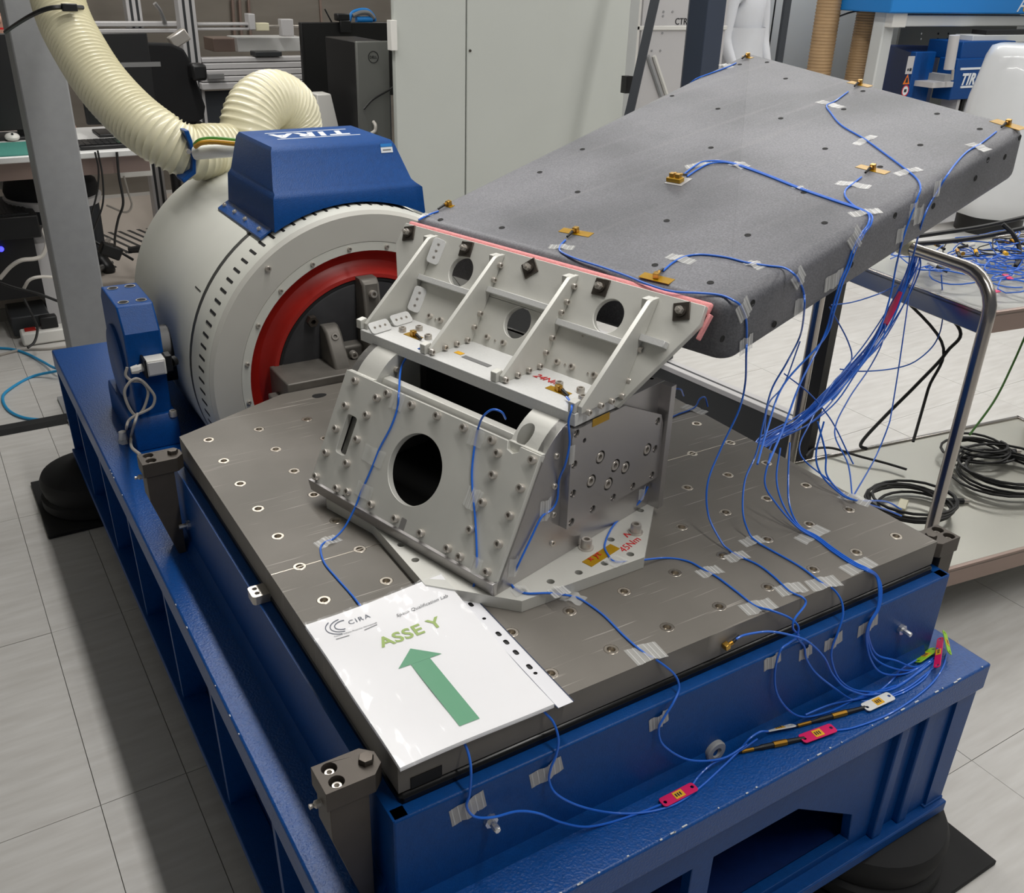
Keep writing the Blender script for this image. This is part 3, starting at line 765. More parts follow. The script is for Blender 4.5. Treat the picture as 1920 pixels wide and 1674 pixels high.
write_on('45Nm', .020, oz(1187, 1024, .72), EZ, V((1, .35, 0)), 'red_ink', jb)
write_on('^', .03, oz(1189, 1009, .72), EZ, V((1, .35, 0)), 'red_ink', jb, 'arrow_mark', 0)
k3p = lambda a, b: (880 + a / 3.8045, 720 + b / 3.8045)
# kapton strips
def strip(p, n, right, w, h, mt, parent, name='kapton_strip', t=.0004):
    n = V(n).normalized(); r = V(right); r = (r - n * r.dot(n)).normalized(); u = n.cross(r)
    M = Matrix(((r.x, u.x, n.x, p[0]), (r.y, u.y, n.y, p[1]), (r.z, u.z, n.z, p[2]), (0, 0, 0, 1)))
    return add(name, MB().box((0, 0, t), (w / 2, h / 2, t)), mt, parent, M)
strip(ob(*k3p(938, 252), .085), -E2, E1 * 1 + EZ * .0, .040, .012, 'kapton', spo)
ks = strip(oz(*k3p(940, 1222), .72), EZ, V((1, .28, 0)), .072, .019, 'kapton', jb)
write_on('x yt', .018, oz(*k3p(905, 1240), .7212), EZ, V((1, .28, 0)), 'red_ink', jb)

# ================================================================== COMPOSITE PANEL
pn = thing('composite_panel', 'large grey composite flap panel with rounded edges raised behind the fixture', 'panel', PPt(.3, .5, -.1))
corners = [(.668, .004), (-.024, .004), (-.118, .893), (.678, 1.212)]
bm = bmesh.new()
top = [bm.verts.new(PPt(b, s, 0)) for b, s in corners]
TK = .104
bot = [bm.verts.new(PPt(b + (.004 if i in (1, 2) else 0), s + (.0 if i in (0, 1) else 0), -TK)) for i, (b, s) in enumerate(corners)]
bm.faces.new(top); bm.faces.new(list(reversed(bot)))
for i in range(4):
    j = (i + 1) % 4; bm.faces.new((top[i], bot[i], bot[j], top[j]))
bmesh.ops.recalc_face_normals(bm, faces=bm.faces)
vert_e = [e for e in bm.edges if (e.verts[0] in top) != (e.verts[1] in top)]
bmesh.ops.bevel(bm, geom=vert_e, offset=.03, segments=6, profile=.5, affect='EDGES')
oth = [e for e in bm.edges if len(e.link_faces) == 2 and e.calc_face_angle(0) > radians(60)]
bmesh.ops.bevel(bm, geom=oth, offset=.022, segments=5, profile=.5, affect='EDGES')
pme = bpy.data.meshes.new('panel_body'); bm.to_mesh(pme); bm.free(); pme.shade_smooth(); pme.set_sharp_from_angle(angle=radians(35))
add('panel_body', pme, 'grey_composite', pn)
fm = MB().lathe([(.0038, .0002), (.0039, .0007), (.0054, .0007), (.0055, .0002)], seg=16); fm.cur = 1
fm.lathe([(1e-5, .0005), (.0038, .0005)], seg=12)
fme = fm.mesh('fastener_ring'); fme.materials.append(MATS['black_hole']); fme.materials.append(MATS['rack_grey'])
PF = [(826, 412), (941, 427), (1012, 323), (1083, 360), (1092, 280), (1228, 497), (1250, 414), (1332, 530), (1402, 441), (1333, 277), (1260, 180), (1346, 204), (1387, 121), (1438, 117), (1473, 147.5), (1464, 222), (1582, 205), (1618, 171), (1547, 279), (1507, 361), (1546, 418), (1650, 313), (1725.5, 272), (1757, 213.5), (1837, 242)]
for q in PF: put('fastener_ring', fme, oT(*q), PN, pn)
# side face of the panel (the long right side)
SA, SB = PPt(-.0225, .004), PPt(-.1165, .893); SD = (SB - SA).normalized(); SN = SD.cross(PN).normalized()
if SN.dot(CAMP - SA) < 0: SN = -SN
def oS(u, v, off=0.0): return onP(u, v, SA + SN * off, SN)
for q in ((1354, 635), (1452, 608), (1411, 568), (1596, 496), (1678, 404), (1750, 386), (1829, 334), (1852, 300), (1884, 294), (1912, 258)):
    put('fastener_ring', fme, oS(*q), SN, pn)
# felt strip
ft = MB().prism([(.006, .150), (.660, .150), (.662, .1715), (.004, .1715)], [], bfn, -.021, -.0105)
add('felt_strip', ft, 'felt_pink', br, bevel=.004, seg=2)
add('felt_tail', MB().prism([(.004, .115), (.008, .115), (.004, .155), (-.001, .155)], [], bfn, -.020, -.0105), 'felt_pink', br, bevel=.001)

# ================================================================== DOCUMENT IN SLEEVE
doc = thing('paper_sheets', 'white printed sheets with a green arrow in a clear punched sleeve on the plate', 'document', (.06, .1, .70))
X0, X1, Y0, Y1 = -.048, .166, -.058, .247
def page_z(u, v):   # u right 0..1, v up 0..1
    return .7085 + .020 * max(0, (u * .6 + v - .95)) ** 1.3 + .0012 * sin(u * 5 + v * 3) + .0008 * sin(v * 11 + u * 2)
def page_pt(u, v, dz=0): return V((X0 + (X1 - X0) * u, Y0 + (Y1 - Y0) * v, page_z(u, v) + dz))
def page_grid(name, mt, dz, u0=0, u1=1, v0=0, v1=1, n=18, wob=0.0, thick=True):
    m = MB(); vs = []; fs = []
    rnd = random.Random(5)
    for i in range(n + 1):
        for j in range(n + 1):
            p = page_pt(u0 + (u1 - u0) * i / n, v0 + (v1 - v0) * j / n, dz + (rnd.uniform(0, wob) if wob else 0)); vs.append(p)
    for i in range(n):
        for j in range(n): fs.append((i * (n + 1) + j, (i + 1) * (n + 1) + j, (i + 1) * (n + 1) + j + 1, i * (n + 1) + j + 1))
    if thick:
        N = len(vs); vs += [V((p.x, p.y, max(.7008, p.z - .0062))) for p in vs]
        ring = [i * (n + 1) for i in range(n + 1)] + [n * (n + 1) + j for j in range(1, n + 1)] + [i * (n + 1) + n for i in range(n - 1, -1, -1)] + [j for j in range(n - 1, 0, -1)]
        for k in range(len(ring)):
            a, b = ring[k], ring[(k + 1) % len(ring)]; fs.append((a, b, b + N, a + N))
    return add(name, m.add(vs, fs), mt, doc)
page_grid('sheet_stack', 'paper', 0)
def page_uv(u, v):
    p = oz(u, v, .7095); return ((p.x - X0) / (X1 - X0), (p.y - Y0) / (Y1 - Y0))
def page_poly(name, pts, mt, dz=.0007):
    m = MB(); P_ = [page_pt(u, v, dz) for u, v in pts]
    tri = tessellate_polygon([[V((p.x, p.y, 0)) for p in P_]]); m.add(P_, [tuple(t) for t in tri]); return add(name, m, mt, doc)
def page_line(pts, w, mt, name='print_line'):
    m = MB()
    for (a, b) in zip(pts[:-1], pts[1:]):
        a = V((a[0], a[1], 0)); b = V((b[0], b[1], 0)); d = (b - a); 
        if d.length < 1e-6: continue
        nn = V((-d.y, d.x, 0)).normalized() * w / 2
        q = [a + nn, b + nn, b - nn, a - nn]; m.add([page_pt(p.x, p.y, .0007) for p in q], [(0, 1, 2, 3)])
    return add(name, m, mt, doc)
# arrow: head and shaft, pointing to the far side
tip = page_uv(772, 1214)
ax = (tip[0]); by = page_uv(878, 1356)
hw, sw = .150, .066
ty = tip[1]; base_y = by[1]; hy = ty - .098; cx = (tip[0] + by[0]) / 2
page_poly('green_arrow', [(cx, ty), (cx + hw, hy), (cx + sw, hy), (cx + sw, base_y), (cx - sw, base_y), (cx - sw, hy), (cx - hw, hy)], 'ink_green')
def page_text(body, size, u, v, mt, sh=0.0, name='print_text', align='LEFT', sp=1.0, bold=0.0):
    me = text_mesh(name, body, size, 0.0, align, sh, sp, bold); me.materials.append(MATS[mt])
    o = page_pt(u, v)
    for vert in me.vertices:
        uu = (o.x + vert.co.x - X0) / (X1 - X0); vv = (o.y + vert.co.y - Y0) / (Y1 - Y0); vert.co = page_pt(uu, vv, .0008)
    return add(name, me, None, doc)
a = page_uv(717, 1213); page_text('ASSE Y', .0300, a[0], a[1], 'ink_lime', 0, sp=1.06, bold=.0007)
a = page_uv(744, 1158); page_text('Space Qualification Lab', .0088, a[0], a[1], 'ink_black', .3)
a = page_uv(655, 1170); page_text('CIRA', .0125, a[0], a[1], 'ink_navy', 0, sp=1.25)
a = page_uv(627, 1194); page_text('Centro Italiano Ricerche Aerospaziali', .0042, a[0], a[1], 'ink_black')
page_line([page_uv(630, 1198), page_uv(655, 1190)], .004, 'ink_black'); page_line([page_uv(683, 1180), page_uv(707, 1170)], .004, 'ink_black')
lc = page_uv(632, 1174)
for r, a0, a1 in ((.050, 70, 265), (.075, 95, 260), (.1, 130, 250)):
    page_line([(lc[0] + .045 + r * 1.2 * cos(radians(a0 + (a1 - a0) * k / 14)), lc[1] + r * .62 * sin(radians(a0 + (a1 - a0) * k / 14))) for k in range(15)], .006, 'ink_navy', 'logo_arc')
# sleeve: clear film over the sheets and punched strip on the right
page_grid('sleeve_film', 'sleeve', .0020, -.012, 1.0, -.02, 1.0, 30, .0028, False)
sx0, sx1, sy0, sy1 = X1 + .004, X1 + .027, Y0 - .004, Y1 - .012
hs = []
for fy, kind in ((.955, 1), (.885, 1), (.82, 1), (.69, 0), (.555, 1), (.485, 1), (.40, 1), (.285, 1), (.235, 0), ):
    cy = sy0 + (sy1 - sy0) * fy; cx_ = (sx0 + sx1) / 2 - .001
    hs.append(rrect(cx_ - .0034, cx_ + .0034, cy - .0058, cy + .0058, .0033, 3) if kind else circ(cx_, cy, .003, 10))
add('punched_strip', MB().prism([(sx0, sy0), (sx1, sy0), (sx1, sy1), (sx0, sy1)], hs, pfn, .7022, .7028), 'sleeve_strip', doc)
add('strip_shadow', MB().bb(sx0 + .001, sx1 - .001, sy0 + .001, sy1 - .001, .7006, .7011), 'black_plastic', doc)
for xx in (sx0 - .0012, sx1 + .0006):
    add('sleeve_weld', MB().bb(xx - .0007, xx + .0007, sy0, sy1, .7021, .7034), 'ink_navy', doc)

# ================================================================== CABLES, SENSORS, TAPE
RC = .0017
def dep(p): return -(CR @ (V(p) - CAMP)).z
def od(u, v, d): return CAMP + ray(u, v) * d
def pt(c):
    k = c[0]
    if k == 'T': return oT(c[1], c[2], RC + (c[3] if len(c) > 3 else 0))
    if k == 'S': return oS(c[1], c[2], RC + (c[3] if len(c) > 3 else 0))
    if k == 'Z':
        p = oz(c[1], c[2], c[3] + RC)
        if abs(c[3] - SH) < .02 and p.y > -.086 and p.x > -.06: p = oy(c[1], c[2], -.086)
        return p
    if k == 'D': return od(c[1], c[2], c[3])
    if k == 'F': return onP(c[1], c[2], FPt(0, 0, RC), FN)
    if k == 'Y': return oy(c[1], c[2], c[3])
    if k == 'B': return ob(c[1], c[2], c[3])
    if k == 'P': return V(c[1:4])
def cable(label, pts, mt='cable_blue', r=RC, name='sensor_cable', n=8, cat='cable', group=None, parent=None):
    P_ = smooth_path([pt(c) for c in pts], n)
    o = add(name, MB().tube(P_, r, 7), mt, parent)
    if parent is None: tag(o, label, cat, group)
    return o
TAPE_N = 0
def tape(parent, p, n, direc, w=.042, h=.020, style='clear', cut=0.0):
    """tape strip of width w along direc on the surface at p with normal n"""
    n = V(n).normalized(); r = V(direc); r = (r - n * r.dot(n)).normalized(); u = n.cross(r)
    rnd = random.Random(hash((round(p[0], 3), round(p[1], 3))) & 0xffff)
    m = MB(); NX = 7; vs = []; fs = []
    for i in range(NX + 1):
        x = -w / 2 + w * i / NX; bulge = .0046 * max(0, 1 - abs(x) / .007) + .0005
        for s_ in (-1, 1): vs.append(V(p) + r * (x + s_ * rnd.uniform(-.0012, .0012)) + u * (s_ * h / 2 + rnd.uniform(-.0014, .0014)) + n * bulge)
    for i in range(NX): fs.append((2 * i, 2 * i + 1, 2 * i + 3, 2 * i + 2))
    m.add(vs, fs)
    t = add('tape_strip', m, {'clear': 'tape_clear', 'grey': 'tape_grey', 'film': 'tape_clear'}[style], parent)
    if style != 'film':
        m = MB(); k = 6
        for i in range(k):
            x = -w / 2 + w * (i + .5) / k; b = .0046 * max(0, 1 - abs(x) / .007) + .0008
            c = V(p) + r * x + n * b
            q = [c + r * .0007 + u * h * .5, c - r * .0007 + u * h * .5, c - r * .0007 - u * h * .5, c + r * .0007 - u * h * .5]
            m.add(q, [(0, 1, 2, 3)])
        add('tape_fibre', m, 'tape_line', t)
    return t
PX = PN.cross(PU).normalized() * -1      # across the panel
def accel(label, p, n, cdir, kap=None, kw=.05, kh=.018, group='accelerometers'):
    """cube sensor at p on surface with normal n, its plug pointing to cdir"""
    n = V(n).normalized(); c = V(cdir); c = (c - n * c.dot(n)).normalized(); s_ = n.cross(c)
    t = thing('accelerometer', label, 'sensor', p, group)
    M = Matrix(((c.x, s_.x, n.x, p[0]), (c.y, s_.y, n.y, p[1]), (c.z, s_.z, n.z, p[2]), (0, 0, 0, 1)))
    if kap is not None:
        strip(V(p), n, kap, kw, kh, 'kapton', t, 'kapton_pad', .0004)
    add('sensor_cube', MB().box((0, 0, .0055), (.0045, .0045, .0048)), 'gold', t, M, bevel=.0008)
    add('plug', MB().cyl((.004, 0, .006), (.011, 0, .006), .0032, seg=10), 'brass', t, M)
    add('strain_relief', MB().cyl((.011, 0, .006), (.027, 0, .0035), .0026, .002, seg=8), 'cable_black', t, M)
    return t

def td(u0, v0, u1, v1): return oT(u1, v1) - oT(u0, v0)
A = accel
A('gold accelerometer taped at the far left corner of the grey panel', oT(1402, 107), PN, td(1402, 107, 1380, 118), td(1395, 103, 1420, 110), .035, .012)
A('gold accelerometer on amber tape at the middle of the panel far edge', oT(1612, 158), PN, td(1612, 158, 1590, 172), td(1590, 152, 1635, 162), .062, .016)
A('gold accelerometer on amber tape at the far right corner of the panel', oT(1890, 234), PN, td(1890, 234, 1868, 247), td(1870, 228, 1910, 240), .072, .020)
A('gold accelerometer on amber tape near the right long edge of the panel', oT(1636, 318), PN, td(1636, 318, 1615, 332), td(1605, 315, 1665, 330), .062, .017)
A('gold accelerometer on amber tape in the left half of the panel near the pink felt', oT(1080, 436), PN, td(1080, 436, 1060, 450), td(1055, 433, 1110, 443), .062, .018)
A('gold accelerometer on amber tape beside the pink felt in front of the first cable arc', oT(1231, 522), PN, td(1231, 522, 1243, 508), td(1205, 518, 1255, 530), .055, .018)
A('gold accelerometer at the near left corner of the panel beside the blue cover', oT(842, 386), PN, td(842, 386, 820, 396), td(835, 384, 850, 388), .02, .012)
A('gold accelerometer on amber tape at the left end of the bracket shelf', oz(775, 630, .968), EZ, oz(800, 645, .968) - oz(775, 630, .968), -E2, .036, .014)
A('gold accelerometer on amber tape at the right end of the bracket shelf', oz(1047, 733, .968), EZ, oz(1065, 745, .968) - oz(1047, 733, .968), -E2, .042, .014)
A('gold and black control sensor glued to the front edge of the steel plate', oy(1357, 1207, -.046), V((0, -1, 0)), V((1, 0, .25)), None)
# triaxial sensor in the middle of the panel
tri = thing('triaxial_sensor', 'gold triaxial sensor block on amber and white tape in the middle of the panel', 'sensor', oT(1268, 340))
c = td(1268, 340, 1300, 320).normalized(); s_ = PN.cross(c); p = oT(1266, 341)
M = Matrix(((c.x, s_.x, PN.x, p.x), (c.y, s_.y, PN.y, p.y), (c.z, s_.z, PN.z, p.z), (0, 0, 0, 1)))
add('tape_pad', MB().box((.005, -.004, .0005), (.020, .018, .0005)), 'tape_grey', tri, M)
add('sensor_block', MB().box((0, 0, .005), (.008, .015, .004)), 'kapton', tri, M, bevel=.001)
for dy in (-.007, .006):
    add('sensor_cube', MB().box((.0, dy, .0125), (.0045, .0045, .0042)), 'gold', tri, M, bevel=.0006)
    add('plug', MB().cyl((.004, dy, .0125), (.011, dy, .0115), .003, seg=10), 'brass', tri, M)
    add('strain_relief', MB().cyl((.011, dy, .0115), (.028, dy, .005), .0026, .002, seg=8), 'cable_black', tri, M)

# --- cables over the panel
H = V((1.575 + .02, .60, .955))     # tie point on the cart handle
dH = dep(od(1718, 470, 2.25)); dPl = 1.86
c = cable('blue cable from the far left corner sensor running off the left edge of the panel', [('T', 1380, 118), ('T', 1368, 124), ('T', 1350, 131), ('T', 1325, 140), ('T', 1305, 148, -.002), ('T', 1290, 160, -.02)])
tape(c, oT(1362, 124), PN, td(1352, 120, 1372, 128), .045, .022)
d0 = dep(oS(1720, 400))
c = cable('blue cable from the far edge sensor winding across the panel and over its right side', [('T', 1590, 172), ('T', 1565, 190), ('T', 1550, 198), ('T', 1558, 212), ('T', 1578, 235), ('T', 1620, 260), ('T', 1655, 285), ('T', 1690, 311), ('T', 1718, 334), ('T', 1726, 352), ('S', 1720, 372), ('S', 1708, 405), ('S', 1694, 445), ('D', 1680, 500, d0 + .04), ('D', 1668, 560, d0 + .06), ('D', 1640, 640, d0 + .06), ('D', 1585, 720, d0 + .03), ('D', 1490, 805, d0 - .06)])
tape(c, oT(1557, 196), PN, td(1540, 190, 1575, 200), .07, .02); tape(c, oT(1622, 263), PN, td(1605, 272, 1640, 255), .06, .019); tape(c, oT(1703, 322), PN, td(1685, 326, 1722, 317), .05, .019)
tape(c, oS(1712, 395), SN, SD, .026, .03, 'clear'); tape(c, oS(1688, 440), SN, SD, .026, .026, 'clear')
d0 = dep(oS(1745, 420))
c = cable('blue cable from the far right corner sensor down the right side of the panel', [('T', 1868, 247), ('T', 1838, 270), ('T', 1815, 283), ('T', 1795, 303), ('T', 1775, 330, .002), ('S', 1760, 355), ('S', 1742, 385), ('S', 1728, 420), ('D', 1712, 480, d0 + .06), ('D', 1690, 560, d0 + .08), ('D', 1650, 640, d0 + .08), ('D', 1560, 750, d0 + .02)])
tape(c, oT(1834, 276), PN, td(1815, 270, 1855, 285), .05, .02); tape(c, oS(1757, 352, .004), SN, SD, .022, .028); tape(c, oS(1722, 403), SN, SD, .03, .03)
c = cable('short blue cable from the amber tape sensor into the bundle at the panel edge', [('T', 1615, 332), ('T', 1600, 344), ('T', 1586, 355), ('T', 1585, 368), ('T', 1598, 383), ('T', 1618, 396)])
tape(c, oT(1600, 347), PN, td(1575, 345, 1625, 352), .06, .019)
for k, off in enumerate((0, 5)):
    d0 = dep(oS(1590, 480))
    c = cable('blue cable of the triaxial sensor, %s of the side by side pair' % ('upper' if k == 0 else 'lower'), [('T', 1283 + 5 * k, 326 + 5 * k), ('T', 1300 + off * 1.5, 313 + off), ('T', 1320 + off * 2, 303 + off * .8), ('T', 1355 + off, 302 + off * .5), ('T', 1390, 310 + off * .4), ('T', 1440, 328 + off * .4), ('T', 1500, 352 + off * .4), ('T', 1560, 373 + off * .4), ('T', 1605, 388 + off * .4), ('T', 1628 + off, 401 + off * .3), ('S', 1628 + off, 420), ('S', 1616 + off, 437), ('S', 1600 + off, 465), ('S', 1588 + off, 500), ('S', 1575 + off, 530), ('D', 1560 + off, 580, d0 + .03), ('D', 1545, 630 + off, d0 + .05), ('D', 1500 - 6 * off, 720, d0 + .03), ('D', 1470 - 6 * off, 800, d0 - .02), ('D', 1440 - 4 * off, 870, d0 - .12)])
    if k == 0:
        tape(c, oT(1318, 308), PN, td(1295, 313, 1340, 305), .07, .02); tape(c, oT(1386, 310), PN, td(1372, 305, 1402, 315), .04, .024)
        tape(c, oT(1500, 354), PN, td(1485, 350, 1515, 358), .03, .012); tape(c, oT(1622, 399), PN, td(1600, 402, 1645, 395), .05, .022); tape(c, oS(1604, 447, .002), SN, SD * .6 + PN * .5, .034, .04); tape(c, oS(1563, 525), SN, SD, .05, .026)
d0 = dep(oS(1400, 650))
c = cable('blue cable along the pink felt and down the panel near corner', [('T', 1060, 450), ('T', 1050, 462), ('T', 1052, 472), ('T', 1080, 485), ('T', 1130, 501), ('T', 1175, 517), ('T', 1215, 533), ('T', 1260, 546), ('T', 1310, 549), ('T', 1350, 553), ('T', 1375, 563, -.002), ('S', 1390, 575), ('S', 1399, 600), ('S', 1400, 640), ('S', 1399, 665), ('Z', 1397, 720, .93), ('Z', 1385, 770, .885), ('Z', 1352, 840, .83), ('Z', 1327, 905, .785), ('Z', 1328, 965, .738), ('Z', 1352, 1015, .708), ('Z', 1366, 1030, .7015), ('Z', 1380, 1040, .70), ('Z', 1420, 1058, .70), ('Z', 1450, 1080, .70), ('Z', 1480, 1108, .70), ('Y', 1505, 1120, -.048), ('Y', 1510, 1133, -.056), ('Y', 1490, 1160, -.066), ('Y', 1487, 1178, -.068), ('Y', 1497, 1192, -.068), ('Y', 1480, 1205, -.072), ('Y', 1463, 1220, -.074), ('Y', 1453, 1260, -.075), ('Y', 1457, 1300, -.08), ('Y', 1480, 1332, -.085), ('Z', 1510, 1344, SH), ('Z', 1560, 1332, SH), ('Z', 1610, 1308, SH), ('Z', 1680, 1285, SH)])
tape(c, oT(1053, 464), PN, td(1035, 463, 1075, 465), .045, .016); tape(c, oS(1394, 580, .003), SN, SD * .8 + PN * .4, .03, .032); tape(c, oS(1399, 645), SN, SD, .032, .026)
tape(c, oz(1382, 1044, .7), EZ, V((1, -.1, 0)), .042, .022); tape(c, oz(1483, 1105, .7), EZ, V((1, -.2, 0)), .05, .026); tape(c, oy(1448, 1238, -.07), V((0, -1, 0)), V((1, 0, .2)), .034, .024, 'grey')
d0 = dep(oS(1507, 590))
c = cable('blue cable looping from the felt side sensor to the right side of the panel', [('T', 1243, 508), ('T', 1262, 492), ('T', 1285, 481), ('T', 1315, 477), ('T', 1360, 482), ('T', 1400, 492), ('T', 1440, 498), ('T', 1470, 502), ('T', 1490, 515, -.001), ('S', 1500, 530), ('S', 1507, 550), ('S', 1508, 580), ('Z', 1500, 630, .95), ('Z', 1475, 680, .91), ('Z', 1447, 730, .87), ('Z', 1432, 790, .83), ('Z', 1418, 850, .79), ('Z', 1397, 900, .765), ('Z', 1393, 960, .735), ('Z', 1405, 1000, .708), ('Z', 1420, 1016, .7015), ('Z', 1440, 1028, .70), ('Z', 1500, 1062, .70), ('Z', 1540, 1092, .70), ('Y', 1563, 1105, -.048), ('Y', 1578, 1128, -.06), ('Y', 1580, 1155, -.07), ('Y', 1570, 1188, -.075), ('Y', 1560, 1215, -.075), ('Y', 1560, 1240, -.078), ('Y', 1575, 1275, -.085), ('Z', 1610, 1295, SH), ('Z', 1670, 1293, SH), ('Z', 1720, 1262, SH), ('Z', 1755, 1235, SH)])
tape(c, oT(1275, 486), PN, td(1255, 480, 1298, 492), .05, .02); tape(c, oT(1414, 497), PN, td(1400, 490, 1430, 503), .034, .018); tape(c, oS(1497, 520, .003), SN, SD * .7 + PN * .5, .03, .03); tape(c, oS(1500, 572), SN, SD, .03, .028)
tape(c, oz(1410, 1015, .7), EZ, V((1, -.1, 0)), .04, .022); tape(c, oz(1544, 1094, .7), EZ, V((1, -.2, 0)), .055, .028); tape(c, oy(1562, 1202, -.07), V((0, -1, 0)), V((1, 0, .2)), .04, .024, 'grey')
c = cable('short blue cable from the sensor at the panel near left corner', [('T', 822, 396), ('T', 808, 401), ('T', 795, 407), ('T', 785, 412)])
tape(c, oT(798, 405), PN, td(815, 400, 785, 410), .03, .014)
# --- cables on the plate that come down from the bundle
def bundle_drop(label, p_hang, p_plate, tapes=True):
    return cable(label, p_hang + p_plate)
for k, dx in enumerate((0, 4, 8)):
    c = cable('one of three blue strands crossing the plate right corner, %s' % ('the left one', 'the middle one', 'the right one')[k],
          [('Z', 1445 + 18 * k, 850 - 10 * k, .80), ('Z', 1434 + 22 * k, 905 - 8 * k, .765), ('Z', 1456 + 12 * k, 945, .735), ('Z', 1495 + dx * .4, 988 - dx * .4, .708), ('Z', 1530 + dx * .4, 1010 - dx * .5, .70), ('Z', 1560 + dx * .5, 1033 - dx * .5, .70), ('Z', 1598 + dx * .5, 1058 - dx * .5, .70), ('Z', 1625 + dx * .4, 1070 - dx * .4, .70), ('Y', 1642 + dx * .4, 1080, -.05), ('Y', 1648 + dx * .6, 1105, -.062), ('Y', 1645 + dx * .4, 1140, -.072), ('Y', 1630 + dx * .3, 1168, -.076), ('Y', 1624 + dx * .6, 1195, -.077), ('Y', 1632 + dx * 1.5, 1235 - dx, -.08), ('Y', 1655 + dx * 3, 1262 - 3 * dx, -.09), ('Z', 1700 + dx * 2, 1262 - 1.5 * dx, SH), ('Z', 1745 + dx, 1240 - dx, SH)])
    if k == 0:
        tape(c, oz(1522, 1002, .7), EZ, V((1, .15, 0)), .072, .026, 'clear'); tape(c, oz(1610, 1062, .7), EZ, V((1, .0, 0)), .066, .028, 'clear'); tape(c, oy(1627, 1172, -.07), V((0, -1, 0)), V((1, 0, .22)), .046, .024, 'grey')
for k in range(2):
    c = cable('blue cable dropping onto the tape at the right edge of the plate, %s one' % ('left', 'right')[k], [('Z', 1545 - 12 * k, 790, .82), ('Z', 1530 + 18 * k, 850, .765), ('Z', 1540 + 10 * k, 890, .73), ('Z', 1575 + 4 * k, 925, .705), ('Z', 1605, 938, .7015), ('D', 1660, 940 + 15 * k, 1.86), ('D', 1690, 955 + 12 * k, 1.9)])
tape(c, oz(1602, 936, .7), EZ, V((.4, -1, 0)), .055, .028)
c = cable('blue cable from the base plate tape winding over the plate to the front edge', [('B', 1215, 912, .0985), ('B', 1200, 940, .0985), ('Z', 1178, 958, .722), ('Z', 1150, 985, .72), ('Z', 1134, 1020, .72), ('Z', 1140, 1040, .72), ('Z', 1155, 1053, .72), ('Z', 1200, 1050, .712), ('Z', 1250, 1046, .70), ('Z', 1290, 1052, .70), ('Z', 1320, 1068, .70), ('Z', 1345, 1082, .70), ('Z', 1380, 1108, .70), ('Z', 1415, 1135, .70), ('Y', 1445, 1144, -.05), ('Y', 1480, 1158, -.06), ('Y', 1497, 1175, -.068), ('Y', 1495, 1195, -.07), ('Y', 1508, 1212, -.073), ('Y', 1512, 1235, -.075), ('Y', 1530, 1262, -.08), ('Y', 1565, 1290, -.09), ('Z', 1600, 1312, SH), ('Z', 1640, 1312, SH), ('Z', 1700, 1290, SH), ('Z', 1750, 1252, SH)])
tape(c, oz(1330, 1072, .7), EZ, V((1, -.1, 0)), .042, .022); tape(c, oz(1422, 1138, .7), EZ, V((1, -.15, 0)), .055, .026); tape(c, oy(1510, 1222, -.07), V((0, -1, 0)), V((1, 0, .2)), .028, .024, 'grey'); tape(c, ob(1203, 925, .0845), -E2, E1, .018, .022, 'film'); tape(c, oz(1155, 1052, .721), EZ, E1, .03, .024, 'film')
c = cable('blue cable from the edge sensor arching over the front of the base', [('Y', 1380, 1198, -.058), ('Y', 1398, 1190, -.06), ('Y', 1440, 1184, -.066), ('Y', 1480, 1190, -.072), ('Y', 1515, 1203, -.076), ('Y', 1545, 1232, -.08), ('Y', 1562, 1265, -.085), ('Y', 1590, 1292, -.095), ('Z', 1640, 1302, SH), ('Z', 1700, 1275, SH), ('Z', 1748, 1235, SH)])
c = cable('blue cable passing below the fixture and over the middle of the plate front edge', [('Z', 1070, 1117, .70), ('Z', 1090, 1124, .70), ('Z', 1130, 1152, .70), ('Z', 1170, 1192, .70), ('Z', 1205, 1222, .70), ('Y', 1235, 1240, -.048), ('Y', 1265, 1265, -.058), ('Y', 1273, 1290, -.066), ('Y', 1262, 1318, -.074), ('Y', 1245, 1345, -.076), ('Y', 1235, 1368, -.077), ('Y', 1245, 1398, -.082), ('Z', 1290, 1424, SH + .004), ('Z', 1345, 1424, SH), ('Z', 1385, 1408, SH), ('Z', 1420, 1385, SH)])
tape(c, oz(1212, 1225, .7), EZ, V((1, -.1, 0)), .05, .034); tape(c, oy(1235, 1350, -.07), V((0, -1, 0)), V((1, 0, .18)), .034, .024, 'grey'); tape(c, oz(1075, 1122, .7), EZ, V((.6, -1, 0)), .034, .026, 'film')
# --- cables of the fixture
c = cable('blue cable hanging over the left of the sloping front plate to the paper', [('Z', 800, 645, .972), ('Z', 790, 652, .970), ('D', 768, 663, dep(W(.385, .50, .97)) - .004), ('D', 752, 690, dep(W(.37, .50, .94)) - .006), ('F', 748, 735), ('F', 745, 765), ('F', 733, 800), ('F', 712, 840), ('F', 700, 870), ('F', 688, 898), ('F', 678, 920), ('Z', 664, 955, .735), ('Z', 645, 990, .71), ('Z', 625, 1010, .701), ('Z', 607, 1018, .70), ('Z', 601, 1030, .70), ('Z', 608, 1055, .70), ('Z', 630, 1082, .70), ('Z', 655, 1110, .70), ('Z', 675, 1135, .701), ('Z', 760, 1250, .7005), ('Z', 1010, 1330, .7005)], n=6)
tape(c, onP(745, 752, FPt(0, 0, .001), FN), FN, E2, .03, .028, 'film'); tape(c, onP(700, 855, FPt(0, 0, .001), FN), FN, E2, .05, .028, 'film'); tape(c, onP(683, 920, FPt(0, 0, .001), FN), FN, E2, .04, .024, 'film'); tape(c, oz(614, 1016, .7), EZ, V((1, .2, 0)), .042, .024)
